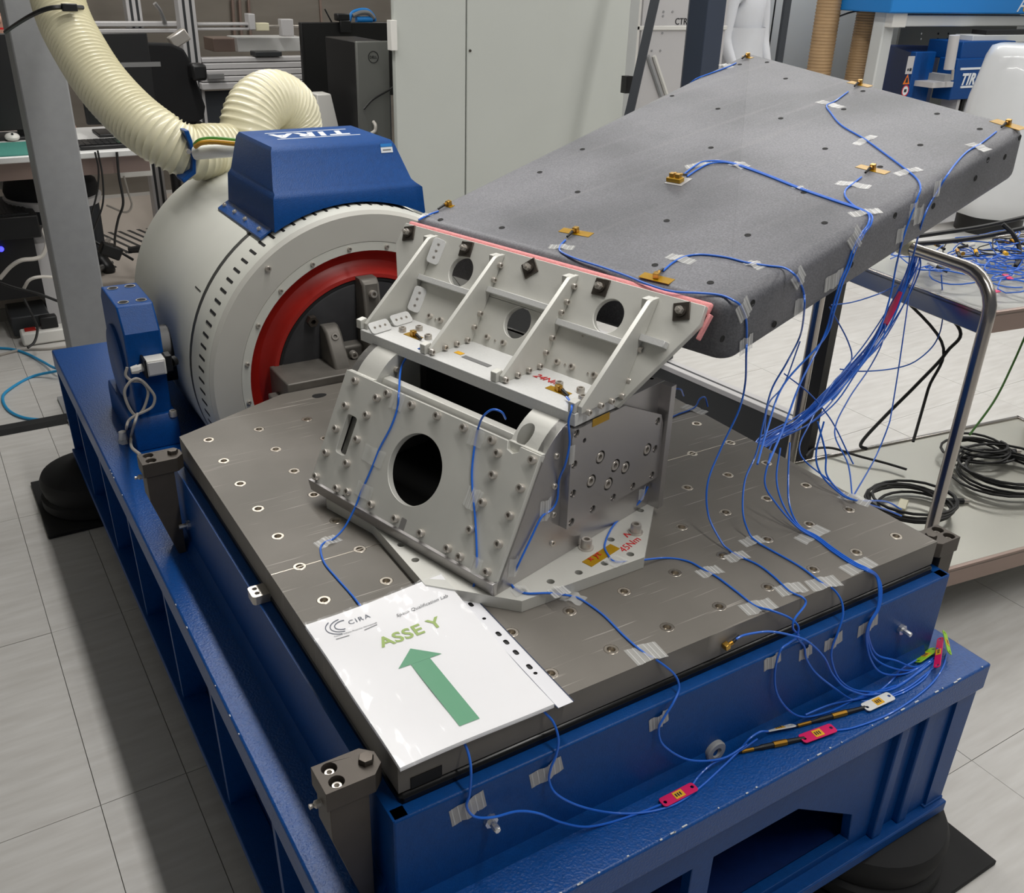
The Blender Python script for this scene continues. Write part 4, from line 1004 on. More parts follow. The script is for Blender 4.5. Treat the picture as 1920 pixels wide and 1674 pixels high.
c = cable('blue cable looping out of the fixture top down the sloping plate', [('D', 948, 785, dep(W(.36, .19, .93))), ('D', 940, 772, dep(W(.35, .19, .95)) - .01), ('D', 922, 768, dep(W(.345, .20, .95)) - .015), ('D', 905, 782, dep(W(.34, .21, .94)) - .012), ('F', 896, 805), ('F', 890, 835), ('F', 885, 880), ('F', 886, 920), ('F', 890, 960), ('F', 893, 1010), ('F', 894, 1050), ('Z', 892, 1085, .728), ('Z', 884, 1108, .712), ('Z', 880, 1115, .704)], n=6)
tape(c, onP(893, 820, FPt(0, 0, .001), FN), FN, E2, .03, .026, 'film'); tape(c, onP(887, 935, FPt(0, 0, .001), FN), FN, E2, .03, .032, 'clear'); tape(c, onP(893, 1060, FPt(0, 0, .001), FN), FN, E2, .02, .026, 'film')
c = cable('blue cable from the right shelf sensor down the side wall of the fixture', [('Z', 1062, 744, .972), ('Z', 1068, 752, .972), ('D', 1072, 765, dep(W(.39, .09, .96)) - .012), ('D', 1066, 790, dep(W(.385, .09, .95)) - .01), ('D', 1068, 830, dep(W(.378, .088, .93))), ('D', 1060, 870, dep(W(.37, .092, .90))), ('B', 1048, 900, .097), ('B', 1045, 935, .097), ('B', 1035, 955, .097), ('B', 1015, 970, .097), ('B', 995, 1010, .097), ('B', 972, 1058, .097), ('Z', 960, 1085, .724), ('Z', 962, 1100, .72), ('Z', 985, 1112, .72), ('Z', 1030, 1112, .72), ('Z', 1070, 1117, .702)], n=6)
tape(c, ob(1022, 955, .0995), -E2, E1, .024, .034, 'clear'); tape(c, ob(1072, 850, .0845), -E2, E1, .012, .03, 'film'); tape(c, ob(962, 1062, .0995), -E2, E1, .02, .03, 'film'); tape(c, oz(1048, 1110, .721), EZ, V((1, 0, 0)), .03, .022, 'clear'); tape(c, oz(975, 1108, .721), EZ, V((1, 0, 0)), .024, .018, 'film')
c = cable('blue cable behind the fixture held by the left tape at the plate far right edge', [('Z', 1196, 752, .70), ('Z', 1225, 745, .70), ('Z', 1245, 738, .702), ('Z', 1262, 730, .712), ('Z', 1276, 730, .712), ('Z', 1282, 742, .68)])
tape(c, oz(1244, 739, .7), EZ, V((.3, -1, 0)), .05, .024)
c = cable('blue cable behind the fixture held by the right tape at the plate far right edge', [('Z', 1190, 735, .71), ('Z', 1205, 758, .70), ('Z', 1240, 785, .70), ('Z', 1275, 775, .70), ('Z', 1302, 764, .702), ('Z', 1312, 748, .715), ('Z', 1322, 745, .715), ('Z', 1327, 762, .69)])
tape(c, oz(1302, 768, .7), EZ, V((.3, -1, 0)), .055, .026)
# --- two cables that come out under the paper
c = cable('blue cable hanging from under the paper at the front of the base, left one', [('Z', 862, 1380, .7005), ('Y', 872, 1396, -.052), ('Y', 880, 1420, -.064), ('Y', 883, 1450, -.074), ('Y', 880, 1490, -.076), ('Y', 875, 1512, -.077), ('Y', 890, 1531, -.08), ('Y', 925, 1532, -.084), ('Y', 970, 1521, -.088), ('Y', 1010, 1525, -.095), ('Z', 1050, 1541, SH + .004), ('Z', 1095, 1550, SH), ('Z', 1140, 1543, SH), ('Z', 1190, 1527, SH), ('Z', 1240, 1508, SH)])
tape(c, oy(877, 1515, -.07), V((0, -1, 0)), V((1, 0, .18)), .05, .03, 'grey')
c = cable('blue cable hanging from under the paper at the front of the base, right one', [('Z', 1010, 1322, .7005), ('Y', 1022, 1336, -.052), ('Y', 1038, 1355, -.062), ('Y', 1047, 1385, -.072), ('Y', 1043, 1415, -.076), ('Y', 1033, 1440, -.077), ('Y', 1030, 1465, -.078), ('Y', 1045, 1490, -.085), ('Z', 1090, 1512, SH + .004), ('Z', 1150, 1524, SH), ('Z', 1210, 1523, SH), ('Z', 1265, 1508, SH), ('Z', 1310, 1478, SH), ('Z', 1350, 1442, SH), ('Z', 1385, 1408, SH), ('Z', 1405, 1385, SH), ('Z', 1425, 1372, SH), ('Z', 1440, 1371, SH)])
tape(c, oy(1024, 1447, -.07), V((0, -1, 0)), V((1, 0, .18)), .05, .026, 'grey')
cable('blue cable from the pink tag up to the cable joint on the blue shelf', [('Z', 1298, 1472, SH), ('Z', 1310, 1455, SH), ('Z', 1335, 1432, SH), ('Z', 1370, 1415, SH), ('Z', 1400, 1395, SH)])
cable('blue cable sweeping along the shelf edge from the pink tag to the corner', [('Z', 1562, 1370, SH), ('Z', 1600, 1364, SH), ('Z', 1660, 1342, SH), ('Z', 1710, 1312, SH), ('Z', 1748, 1280, SH), ('Z', 1768, 1250, SH), ('Z', 1775, 1225, SH)])
cable('blue cable from the white tag to the coil at the shelf corner', [('Z', 1668, 1308, SH), ('Z', 1700, 1295, SH), ('Z', 1735, 1270, SH), ('Z', 1752, 1240, SH), ('Z', 1758, 1215, SH + .01)])
cable('blue cable from the lime tag across the shelf behind the white tag', [('Z', 1718, 1237, SH), ('Z', 1690, 1255, SH), ('Z', 1665, 1282, SH), ('Z', 1630, 1305, SH), ('Z', 1560, 1320, SH), ('Z', 1510, 1340, SH)])
# inline joints (black shrink sleeve with gold connector)
def joint(label, pts):
    t = thing('cable_joint', label, 'connector', oz(pts[0][0], pts[0][1], SH), 'cable joints on the blue shelf')
    P_ = [oz(u, v, SH + .0035) for u, v in pts]
    add('shrink_sleeve', MB().tube([P_[0], P_[0].lerp(P_[3], .1), P_[0].lerp(P_[3], .3), P_[0].lerp(P_[3], .36)], .003, 8, [.0021, .0024, .0032, .0045]), 'cable_black', t)
    add('gold_sleeve', MB().tube([P_[0].lerp(P_[3], .04), P_[0].lerp(P_[3], .22)], .0030, 8), 'brass', t)
    add('gold_connector', MB().tube([P_[0].lerp(P_[3], .52), P_[0].lerp(P_[3], .72)], .0052, 8), 'brass', t)
    add('shrink_sleeve', MB().tube([P_[0].lerp(P_[3], .34), P_[0].lerp(P_[3], .53)], .0043, 8), 'cable_black', t)
    add('shrink_sleeve', MB().tube([P_[0].lerp(P_[3], .70), P_[3]], .0046, 8, [.0046, .003]), 'cable_black', t)
joint('black and gold cable joint between the two white tags', [(1490, 1362), (1520, 1353), (1560, 1342), (1622, 1326)])
joint('black and gold cable joint beside the right pink tag', [(1385, 1410), (1420, 1400), (1460, 1392), (1508, 1384)])
def ctag(label, c0, c1, z, mt, w=.0095, n=EZ, roll=0.0, lift=.004):
    a = oz(c0[0], c0[1], z + lift); b = oz(c1[0], c1[1], z + lift); d = (b - a); L = d.length; d.normalize()
    nn = (EZ + V((-d.y, d.x, 0)) * roll).normalized(); nn = (nn - d * nn.dot(d)).normalized(); s = nn.cross(d)
    t = thing('cable_tag', label, 'cable tag', a, 'coloured cable tags')
    M = Matrix(((d.x, s.x, nn.x, a.x), (d.y, s.y, nn.y, a.y), (d.z, s.z, nn.z, a.z), (0, 0, 0, 1)))
    hs_ = [circ(.006, -.001, .0028, 10), circ(L - .006, .001, .0028, 10)]
    add('tag_body', MB().prism(rrect(0, L, -w, w, .005, 4), hs_, pfn, 0, .0016), mt, t, M, bevel=.0004)
    add('tag_label', MB().box((L / 2, 0, .0019), (.0085, w * .72, .0002)), 'label_yellow', t, M)
    for k in range(3): add('label_text', MB().box((L / 2 - .005 + .004 * k, 0, .0022), (.0012, w * .35, .0001)), 'ink_black', t, M)
    return t
ctag('pink cable tag lying on the shelf near the left end of the front cables', (1240, 1507), (1304, 1474), SH, 'pink_tag', .0085)
ctag('pink cable tag beside the lower cable joint on the blue shelf', (1502, 1387), (1564, 1364), SH, 'pink_tag', .0095)
ctag('white cable tag left of the upper cable joint', (1432, 1371), (1490, 1360), SH, 'white_tag', .0085, roll=.6)
ctag('white cable tag right of the upper cable joint', (1620, 1328), (1672, 1304), SH, 'white_tag', .0095)
ctag('lime green cable tag leaning on the blue wall near the shelf corner', (1717, 1242), (1754, 1216), SH, 'lime_tag', .0085, roll=.5)
ctag('lime green cable tag standing at the corner of the blue frame', (1770, 1184), (1780, 1226), SH, 'lime_tag', .006, roll=.9, lift=.02)
ctag('red cable tag standing between the lime tags at the frame corner', (1764, 1196), (1757, 1252), SH, 'pink_tag', .006, roll=-.8, lift=.016)

# ================================================================== SHAKER HOSES AND SMALL PARTS
def hose(name, label, pts, r, ridge, pitch, mt, seg=28, cat='hose', group=None, ends=True):
    P_ = smooth_path(pts, 24); L = [0]
    for a, b in zip(P_[:-1], P_[1:]): L.append(L[-1] + (b - a).length)
    tot = L[-1]; n = int(tot / pitch * 6) + 1; out = []; rad = []; j = 0
    for i in range(n + 1):
        s = tot * i / n
        while j < len(L) - 2 and L[j + 1] < s: j += 1
        f = (s - L[j]) / max(1e-9, L[j + 1] - L[j]); out.append(P_[j].lerp(P_[j + 1], f)); rad.append(r + ridge * (max(0, cos(2 * pi * s / pitch)) ** 1.5) - ridge * .3)
    o = add(name, MB().tube(out, r, seg, rad).mesh(name, 80), mt)
    return tag(o, label, cat, group)
hose('cream_air_hose', 'cream ribbed air hose rising from the shaker to the grey column', [oy(430, 283, 1.82), oy(395, 283, 1.80), oy(352, 285, 1.78), oy(300, 258, 1.80), oy(245, 215, 1.88), oy(190, 155, 1.98), oy(148, 90, 2.08), oy(118, 30, 2.18), oy(100, -40, 2.28), oy(90, -120, 2.36)], .066, .006, .0135, 'hose')
hose('cream_air_hose', 'cream ribbed air hose arching up behind the blue cover', [oy(468, 330, 1.95), oy(466, 290, 1.95), oy(466, 240, 1.95), oy(482, 202, 1.97), oy(512, 186, 2.0), oy(543, 203, 2.03), oy(553, 240, 2.05), oy(553, 290, 2.06), oy(552, 340, 2.06)], .079, .004, .0125, 'hose')
st = thing('cable_tie', 'long black cable tie holding the cream hose to the grey column', 'cable tie', oy(60, 40, 2.1))
add('tie_band', MB().tube(smooth_path([oy(10, 60, 2.62), oy(30, 46, 2.35), oy(60, 28, 2.12), oy(90, 16, 2.06), oy(122, 13, 2.06), oy(155, 14, 2.1)], 8), .006, 6), 'black_plastic', st)
add('tie_head', MB().box(oy(130, 14, 2.05), (.018, .012, .009)), 'black_plastic', st, bevel=.002)
# blue hose bracket, white conduit, earth cables on the body
hb = thing('hose_bracket', 'bent blue steel bracket around the hose end on the shaker', 'bracket', oy(355, 330, 1.74))
pts = [(341, 243), (351, 268), (357, 300), (357, 317), (337, 334), (341, 341), (364, 323), (364, 295), (357, 262), (350, 242)]
pp = [oy(u, v, 1.72) for u, v in pts]
add('bracket_band', MB().prism([(p.x, p.z) for p in pp], [], lambda u, v, t: V((u, t, v)), 1.70, 1.76), 'blue_satin', hb, bevel=.002)
add('bracket_bolt', MB().cyl(oy(352, 283, 1.70), oy(352, 283, 1.70) + V((0, -.012, 0)), .006, seg=8), 'steel_bolt', hb)
tag(add('white_conduit', MB().tube([oy(366, 287, 1.70), oy(405, 284, 1.66), oy(450, 281, 1.62)], .0165, 16), 'white_plastic'), 'short white conduit between the hose bracket and the blue cover', 'pipe')
tag(add('earth_cable', MB().tube(smooth_path([oy(366, 272, 1.68), oy(376, 264, 1.66), oy(400, 261, 1.64), oy(445, 265, 1.58)], 6), .007, 8), 'cable_green'), 'green stripe of the earth cables entering the blue cover', 'cable')
tag(add('earth_cable', MB().tube(smooth_path([oy(366, 275, 1.67), oy(378, 268, 1.65), oy(400, 266, 1.63), oy(445, 270, 1.57)], 6), .006, 8), 'cable_yellow'), 'yellow stripe of the earth cables entering the blue cover', 'cable')

# limit switch with its grey cable on the trunnion block
ls = thing('limit_switch', 'grey limit switch with white gland on the front of the trunnion block', 'switch', oy(285, 685, 1.37))
def q8(a, b, y): return oy(a / 3.985, 380 + b / 3.985, y)
a = q8(1065, 1160, 1.372); b = q8(1230, 1250, 1.372)
add('switch_body', MB().bb(a.x, b.x, 1.345, 1.384, b.z, a.z), 'white_plastic', ls, bevel=.002)
add('switch_cover', MB().bb(a.x + .004, b.x - .004, 1.342, 1.346, b.z + .004, a.z - .004), 'rack_grey', ls, bevel=.001)
add('switch_rim', MB().bb(a.x - .003, a.x + .002, 1.343, 1.386, b.z - .002, a.z + .003), 'black_plastic', ls)
add('switch_head', MB().bb(b.x, b.x + .016, 1.350, 1.380, b.z + .002, a.z + .004), 'black_plastic', ls, bevel=.002)
add('roller_arm', MB().cyl((b.x + .016, 1.366, (a.z + b.z) / 2), (b.x + .026, 1.372, (a.z + b.z) / 2), .012, seg=16), 'black_plastic', ls)
add('cable_gland', MB().cyl((a.x - .003, 1.366, (a.z + b.z) / 2 - .001), (a.x - .016, 1.366, (a.z + b.z) / 2 - .003), .0095, seg=8), 'white_plastic', ls)
add('gland_nut', MB().cyl((a.x - .015, 1.366, (a.z + b.z) / 2 - .003), (a.x - .030, 1.366, (a.z + b.z) / 2 - .004), .0115, .009, seg=8), 'white_plastic', ls)
gx = [(950, 1230), (940, 1290), (985, 1330), (1060, 1340), (1105, 1400), (1095, 1480), (1060, 1560), (1010, 1585), (960, 1520), (930, 1420), (960, 1350), (1010, 1315), (1060, 1330), (1110, 1380), (1155, 1450), (1140, 1520), (1080, 1560), (1010, 1590), (960, 1630), (945, 1680)]
cable('grey coiled cable hanging from the limit switch on the trunnion block', [('Y',) + tuple((u / 3.985, 380 + v / 3.985)) + (1.355 - .0006 * i,) for i, (u, v) in enumerate(gx)] + [('Z', 237, 805, SH + .02)], 'cable_grey', .0034, 'switch_cable')
cable('grey cable running from the coiled switch cable to the far bracket', [('Y', 258, 775, 1.34), ('Y', 252, 795, 1.32), ('Z', 246, 820, SH + .03), ('Z', 247, 838, SH + .06), ('D', 262, 852, dep(V((-.10, .93, .67))))], 'cable_grey', .0034, 'switch_cable')
p = oz(233, 830, SH)
gl = thing('shelf_gland', 'white cable gland standing on the blue shelf below the limit switch', 'cable gland', p)
add('gland_base', MB().cyl(p, p + V((0, 0, .010)), .0125, seg=6), 'white_plastic', gl); add('gland_cap', MB().cyl(p + V((0, 0, .011)), p + V((0, 0, .030)), .0115, .009, seg=12), 'white_plastic', gl)

# ================================================================== CART ON THE RIGHT
CA = radians(-8.0); CX = V((cos(CA), sin(CA), 0)); CY = V((-sin(CA), cos(CA), 0)); CN = V((1.578, .338, 0))
def cp(x, y, z): return CN + CX * x + CY * y + V((0, 0, z))
cart = thing('instrument_cart', 'stainless steel two-shelf cart behind the right side of the plate', 'cart', cp(.4, .25, 0))
def tray(name, x0, x1, y0, y1, z, h, mt):
    o = add(name, MB().prism([(x0, y0), (x1, y0), (x1, y1), (x0, y1)], [], lambda u, v, t: cp(u, v, t), z - .004, z), mt, cart)
    for (a, b, c, d) in ((x0, x1, y0, y0 + .012), (x0, x1, y1 - .012, y1), (x0, x0 + .012, y0, y1), (x1 - .012, x1, y0, y1)):
        add('tray_rim', MB().prism([(a, c), (b, c), (b, d), (a, d)], [], lambda u, v, t: cp(u, v, t), z - h, z + .006), 'stainless_side' if d - c < .02 and c == y0 else 'stainless', o, bevel=.002)  # brown tint of the front rim paints a reflection into the steel
    return o
tray('upper_tray', .015, .95, .015, .55, .872, .045, 'stainless_tray')
tray('lower_tray', -.12, 1.05, -.03, .60, .20, .05, 'stainless_tray')
def utube(x):
    P_ = [cp(x, -.012, .06), cp(x, -.012, .5), cp(x, -.012, .87)]
    for k in range(7):
        t = pi / 2 * k / 6; P_.append(cp(x, -.012 + .085 * (1 - cos(t)), .885 + .085 * sin(t)))
    for k in range(7):
        t = pi / 2 * k / 6; P_.append(cp(x, .50 - .073 + .085 * sin(t), .885 + .085 * cos(t)))
    P_ += [cp(x, .512, .5), cp(x, .512, .06)]
    return P_
for x in (-.012, 1.0):
    add('leg_tube', MB().tube(utube(x), .0148, 16), 'stainless', cart)
for x in (-.012, 1.0):
    for y in (-.012, .512):
        add('caster', MB().cyl(cp(x - .01, y, .03), cp(x + .01, y, .03), .03, seg=16), 'black_rubber', cart)
# tie on the handle and the hanging bundle
hp = cp(-.012, .27, .970)
tw = thing('tape_wrap', 'cream adhesive tape wrapped around the cart handle', 'tape', hp)
add('wrap', MB().tube([cp(-.012, .235, .970), cp(-.012, .25, .970), cp(-.012, .275, .970), cp(-.012, .29, .970)], .0185, 14, [.017, .021, .0205, .0165]), 'hose', tw)
dh = dep(hp)
bun = thing('cable_bundle', 'bundle of blue cables hanging from the cart handle down behind the plate', 'cable bundle', hp)
rnd = random.Random(11)
cl_ = [(1718, 470, dh), (1713, 500, dh - .01), (1685, 560, dh - .02), (1640, 640, dh - .05), (1600, 690, dh - .08), (1550, 745, dh - .12), (1500, 790, dh - .16), (1450, 820, dh - .22), (1425, 838, dh - .26)]
for k in range(15):
    a = rnd.uniform(0, 6.28); w = rnd.uniform(.3, 1); P_ = []
    for i, (u, v, d) in enumerate(cl_):
        sp = 6 + 13 * abs(sin(i * .9 + k * .4)) * (1.3 if i > 4 else .8)
        P_.append(od(u + cos(a) * sp * w, v + sin(a) * sp * w * .6, d + rnd.uniform(-.015, .015)))
    add('strand', MB().tube(smooth_path(P_, 5), RC, 6), 'cable_blue', bun)
a = od(1688, 548, dh - .04); b = od(1660, 608, dh - .05)
add('red_sleeve', MB().tube([a, a.lerp(b, .5), b], .007, 8, [.005, .008, .006]), 'pink_tag', bun)
for i, (label, pts) in enumerate([
    ('thin blue cable drooping from the bundle below the panel corner to the cart', [(1558, 572, 2.05), (1600, 566, 2.1), (1650, 550, 2.2), (1680, 535, dh - .02)]),
    ('thin blue cable hanging straight from the cart edge to the lower tray', [(1706, 540, dh), (1698, 600, dh - .02), (1685, 690, dh - .05), (1672, 770, dh - .08), (1665, 800, dh - .1), (1640, 860, dh - .14), (1600, 930, dh - .4)]),
    ('thin blue cable sagging from the cart tray back to the bundle', [(1765, 515, dh), (1768, 590, dh + .05), (1755, 640, dh + .03), (1720, 675, dh), (1680, 690, dh - .04), (1620, 696, dh - .08), (1575, 692, dh - .1)]),
    ('thin blue cable falling left of the bundle to the plate', [(1555, 575, 2.05), (1590, 640, 2.05), (1595, 680, 2.04), (1560, 720, 2.0), (1520, 790, 1.95), (1500, 850, 1.9), (1560, 905, 1.85)]),
    ('thin blue cable right of the bundle curling to the plate edge tape', [(1660, 600, dh - .05), (1655, 640, dh - .07), (1630, 690, dh - .1), (1590, 750, dh - .16), (1565, 810, dh - .22), (1590, 870, dh - .3), (1598, 930, dh - .38)]),
    ('thin blue cable crossing behind the bundle over the lower tray', [(1470, 700, 2.1), (1520, 740, 2.1), (1560, 790, 2.1), (1590, 850, 2.1), (1600, 870, 2.1)]),
    ('thin blue cable looping left of the stainless leg', [(1500, 640, 2.0), (1470, 720, 1.98), (1440, 760, 1.95), (1432, 830, 1.9), (1428, 850, 1.85)])]):
    cable(label, [('D',) + p for p in pts], r=.0016)
# blue cables piled on the upper tray
PILE_Z = .875
pile = thing('cable_pile', 'tangled pile of blue sensor cables with gold plugs on the cart top', 'cable pile', cp(.4, .25, .865))
for k in range(64):
    cx_, cy_ = rnd.uniform(.10, .80), rnd.uniform(.10, .42); r0 = rnd.uniform(.035, .12); r1 = rnd.uniform(.03, .09); z = .878 + rnd.uniform(0, .045) * (1 - abs(cx_ - .45)) ; P_ = []; ph = rnd.uniform(0, 6.28); turns = rnd.choice([.6, .8, 1.2, 1.6])
    for i in range(22):
        t = ph + turns * 2 * pi * i / 21; g = 1 + .12 * sin(3 * t + k)
        x = cx_ + r0 * cos(t) * g; y = cy_ + r1 * sin(t) * g
        x = min(max(x, .02), .93); y = min(max(y, .022), .478)
        P_.append(cp(x, y, z + .008 * sin(2 * t + k)))
    add('cable_coil', MB().tube(P_, RC, 6), 'cable_blue' if k % 11 else 'cable_black', pile)
for k in range(16):
    p = cp(rnd.uniform(.08, .8), rnd.uniform(.25, .45), .905 + rnd.uniform(0, .02)); d = V((rnd.uniform(-1, 1), rnd.uniform(-1, 1), .1)).normalized()
    add('gold_plug', MB().cyl(p, p + d * .022, .0052, seg=8), ['brass', 'white_plastic', 'label_yellow'][k % 3], pile)
    add('plug_sleeve', MB().cyl(p - d * .03, p, .004, seg=8), 'cable_black', pile)
for k in range(4):
    p = cp(.1 + .14 * k, .08 + .08 * (k % 2), .90); add('pink_tag', MB().box(p, (.02, .007, .001), Matrix.Rotation(k * .9, 3, 'Z')), 'pink_tag', pile)
# black cable coils on the lower tray
def coil(label, cx_, cy_, r0, n, group='black cables on the lower tray'):
    t = thing('cable_coil', label, 'cable coil', cp(cx_, cy_, .2), group); P_ = []
    for i in range(n * 20 + 1):
        a = 2 * pi * i / 20; rr = r0 * (1 + .14 * sin(a * .37 + cx_ * 9)); P_.append(cp(cx_ + rr * cos(a) + .015 * sin(a * .21), cy_ + rr * .8 * sin(a), .206 + .035 * i / (n * 20) + .02 * max(0, sin(a * .5))))
    add('cable', MB().tube(P_, .0042, 6), 'cable_black', t)
    p = P_[0]
    add('plug', MB().cyl(p, p + CX * .05 - CY * .02, .009, seg=8), 'black_plastic', t)
    add('plug_tip', MB().cyl(p + CX * .05 - CY * .02, p + CX * .066 - CY * .026, .006, seg=8), 'steel_bolt', t)
coil('coil of black cable on the lower tray behind the plate corner', .20, .24, .12, 6)
coil('coil of black cable at the right end of the lower tray', .62, .28, .15, 7)
coil('small coil of black cable at the back of the lower tray', .66, .42, .10, 5)
tag(add('tray_cable', MB().tube(smooth_path([oz(1510, 855, .215), oz(1525, 842, .22), oz(1560, 840, .22), oz(1610, 855, .22), oz(1660, 868, .215), oz(1700, 880, .215)], 6), .0042, 6), 'cable_black'), 'black cable lying along the back rim of the lower tray', 'cable')
bx = oz(1690, 955, .2)
tag(add('loose_connector', MB().box(bx + V((0, 0, .012)), (.03, .012, .008), Matrix.Rotation(.5, 3, 'Z')), 'hose', None, None, .002), 'small beige connector block on the lower tray beside the plate', 'connector')
cable('black cable falling from the cart top and curling on the floor behind the lower tray', [('P',) + tuple(cp(.20, .50, .83)), ('D', 1795, 610, 2.6), ('D', 1775, 660, 2.6), ('D', 1720, 720, 2.6), ('D', 1660, 780, 2.6), ('D', 1615, 830, 2.55), ('D', 1625, 842, 2.55)], 'cable_black', .0048, 'hanging_cable')
cable('straight black cable hanging behind the stainless leg of the cart', [('P',) + tuple(cp(.15, .50, .83)), ('D', 1765, 640, 2.6), ('D', 1740, 730, 2.6), ('D', 1712, 828, 2.55)], 'cable_black', .0042, 'hanging_cable')
cable('yellow green cable hanging behind the right end of the cart', [('D', 1935, 600, 2.7), ('D', 1900, 680, 2.7), ('D', 1865, 750, 2.65), ('D', 1818, 815, 2.6)], 'cable_green', .0032, 'hanging_cable')

# dark board with aluminium edge behind the plate
bd = thing('dark_bench', 'dark grey board with an aluminium top rail behind the plate', 'bench', (1.8, 1.7, 0))
A0 = oz(1150, 652, .28); A1 = oz(1494, 802, .28); dd = (A1 - A0).normalized(); A0 = A0 - dd * .9
nn = V((-dd.y, dd.x, 0)); nn = nn if nn.x > 0 else -nn
def bfr(u, v, t): return A0 + dd * u + nn * t + V((0, 0, v - .28))
LB = (A1 - A0).length
add('board', MB().prism([(0, .02), (LB, .02), (LB, .28), (0, .28)], [], bfr, 0, .03), 'dark_panel', bd)
add('top_rail', MB().prism([(0, .281), (LB, .281), (LB, .30), (0, .30)], [], bfr, -.002, .06), 'rack_grey', bd, bevel=.002)
add('rail_groove', MB().prism([(0, .3), (LB, .3), (LB, .3006), (0, .3006)], [], bfr, .022, .032), 'dark_panel', bd)
add('end_post', MB().prism([(LB - .01, .0), (LB + .05, .0), (LB + .05, .78), (LB - .01, .78)], [], bfr, .005, .04), 'black_plastic', bd)
add('foot', MB().prism([(.1, .0), (.2, .0), (.2, .02), (.1, .02)], [], bfr, 0, .03), 'dark_panel', bd)
p = bfr(LB - .62, .312, .02)
add('clamp_plate', MB().box(p, (.045, .03, .012), Matrix.Rotation(.3, 3, 'Z')), 'dark_panel', bd, bevel=.002)

# ================================================================== BACKGROUND
def ybox(u0, v0, u1, v1, y, d, pad=0):
    a = oy(u0, (v0 + v1) / 2, y); b = oy(u1, (v0 + v1) / 2, y); c = oy((u0 + u1) / 2, v0, y); e = oy((u0 + u1) / 2, v1, y)
    return (a.x, b.x, y, y + d, e.z, c.z)
def bbx(t): return MB().bb(*t)
# grey column
col = thing('steel_column', 'square grey steel column beside the cream air hose', 'column', (.04, 2.8, 0))
add('shaft', MB().bb(-.03, .115, 2.74, 2.885, .0, 3.0), 'column_grey', col, bevel=.006)
add('base_plate', MB().bb(-.09, .175, 2.68, 2.945, 0, .012), 'column_grey', col)
# cabinet
cb = thing('cabinet', 'tall pale grey double-door cabinet standing behind the panel', 'cabinet', (2.2, 3.6, 0))
x0 = oy(741, 150, 3.3).x; x1 = oy(1176, 100, 3.3).x; xs = oy(874, 180, 3.3).x
add('carcass', MB().prism([(x0, 3.325), (x1, 3.325), (x1 + .28, 3.85), (x0 + .28, 3.85)], [], pfn, 0.0, 2.1), 'cabinet_grey', cb)
add('door', MB().bb(x0 + .002, xs - .0035, 3.3, 3.325, .06, 2.09), 'cabinet_grey', cb, bevel=.003)
add('door', MB().bb(xs + .0035, x1 - .002, 3.3, 3.325, .06, 2.09), 'cabinet_grey', cb, bevel=.003)
add('door_gap', MB().bb(xs - .006, xs + .006, 3.318, 3.328, .06, 2.09), 'black_hole', cb)
p = oy(881, 95, 3.3); add('door_pin', MB().cyl(p, p + V((0, -.006, 0)), .006, seg=8), 'steel_dark', cb)
t = ybox(733, 38, 745, 95, 3.28, .04); add('wall_switch', bbx(t), 'white_plastic', cb, bevel=.002)
# monitor and computer in front of the back wall
def monitor(label, u0, v0, u1, v1, y, back=False, stand=True, desk=None):
    t = ybox(u0, v0, u1, v1, y, .035); th_ = thing('monitor', label, 'monitor', ((t[0] + t[1]) / 2, y, t[4]))
    add('screen_shell', bbx(t), 'black_plastic', th_, bevel=.004)
    add('screen_panel', MB().bb(t[0] + .012, t[1] - .012, y - .001, y, t[4] + .02, t[5] - .012), 'black_plastic', th_)
    if stand:
        xm = (t[0] + t[1]) / 2; z0 = desk if desk is not None else t[4] - .12
        add('stand_neck', MB().bb(xm - .03, xm + .03, y + .035, y + .06, z0, (t[4] + t[5]) / 2), 'black_plastic', th_)
        add('stand_foot', MB().bb(xm - .12, xm + .12, y - .04, y + .14, z0, z0 + .014), 'black_plastic', th_, bevel=.004)
    return th_, t
DZ = .74
mo, mt_ = monitor('black monitor with a webcam behind the computer tower', 568, 42, 742, 182, 4.32, desk=DZ)
wc = thing('webcam', 'small black webcam clipped on top of the monitor', 'webcam', oy(642, 40, 4.31))
add('camera_body', MB().box(oy(641, 32, 4.32), (.036, .025, .018)), 'black_plastic', wc, bevel=.006); add('clip', MB().box(oy(647, 50, 4.30), (.03, .01, .03)), 'black_plastic', wc, bevel=.004)
hs_ = thing('headset', 'bright blue headset band lying on top of the monitor', 'headset', oy(680, 38, 4.35))
P_ = [oy(655, 40, 4.35), oy(660, 25, 4.35), oy(675, 19, 4.35), oy(690, 20, 4.35), oy(700, 30, 4.35), oy(703, 40, 4.35)]
add('band', MB().tube(smooth_path(P_, 5), .010, 8), 'sky_blue', hs_); add('pad', MB().tube(smooth_path([p + V((0, -.008, -.012)) for p in P_[1:5]], 5), .012, 8), 'grey_plastic', hs_)
add('ear_cup', MB().cyl(oy(668, 37, 4.35), oy(668, 37, 4.35) + V((.09, .0, 0)), .017, seg=14), 'sky_blue', hs_)
tag(add('antenna', MB().cyl(oy(622, 42, 4.34), oy(609, 17, 4.34), .004, seg=6), 'black_plastic'), 'thin black antenna rod behind the monitor', 'antenna')
tw_ = thing('computer_tower', 'grey and black computer tower with a round logo beside the cabinet', 'computer', (1.45, 3.6, DZ))
t = ybox(671, 77, 732, 256, 3.55, .02); add('front_bezel', bbx((t[0], t[1], t[2], t[3], DZ, t[5])), 'sheet_grey', tw_, bevel=.006)
yb_ = ox(614, 150, t[0] + .003).y; add('case', bbx((t[0] + .003, t[1] - .003, 3.57, yb_, DZ, t[5] - .004)), 'black_plastic', tw_, bevel=.004)
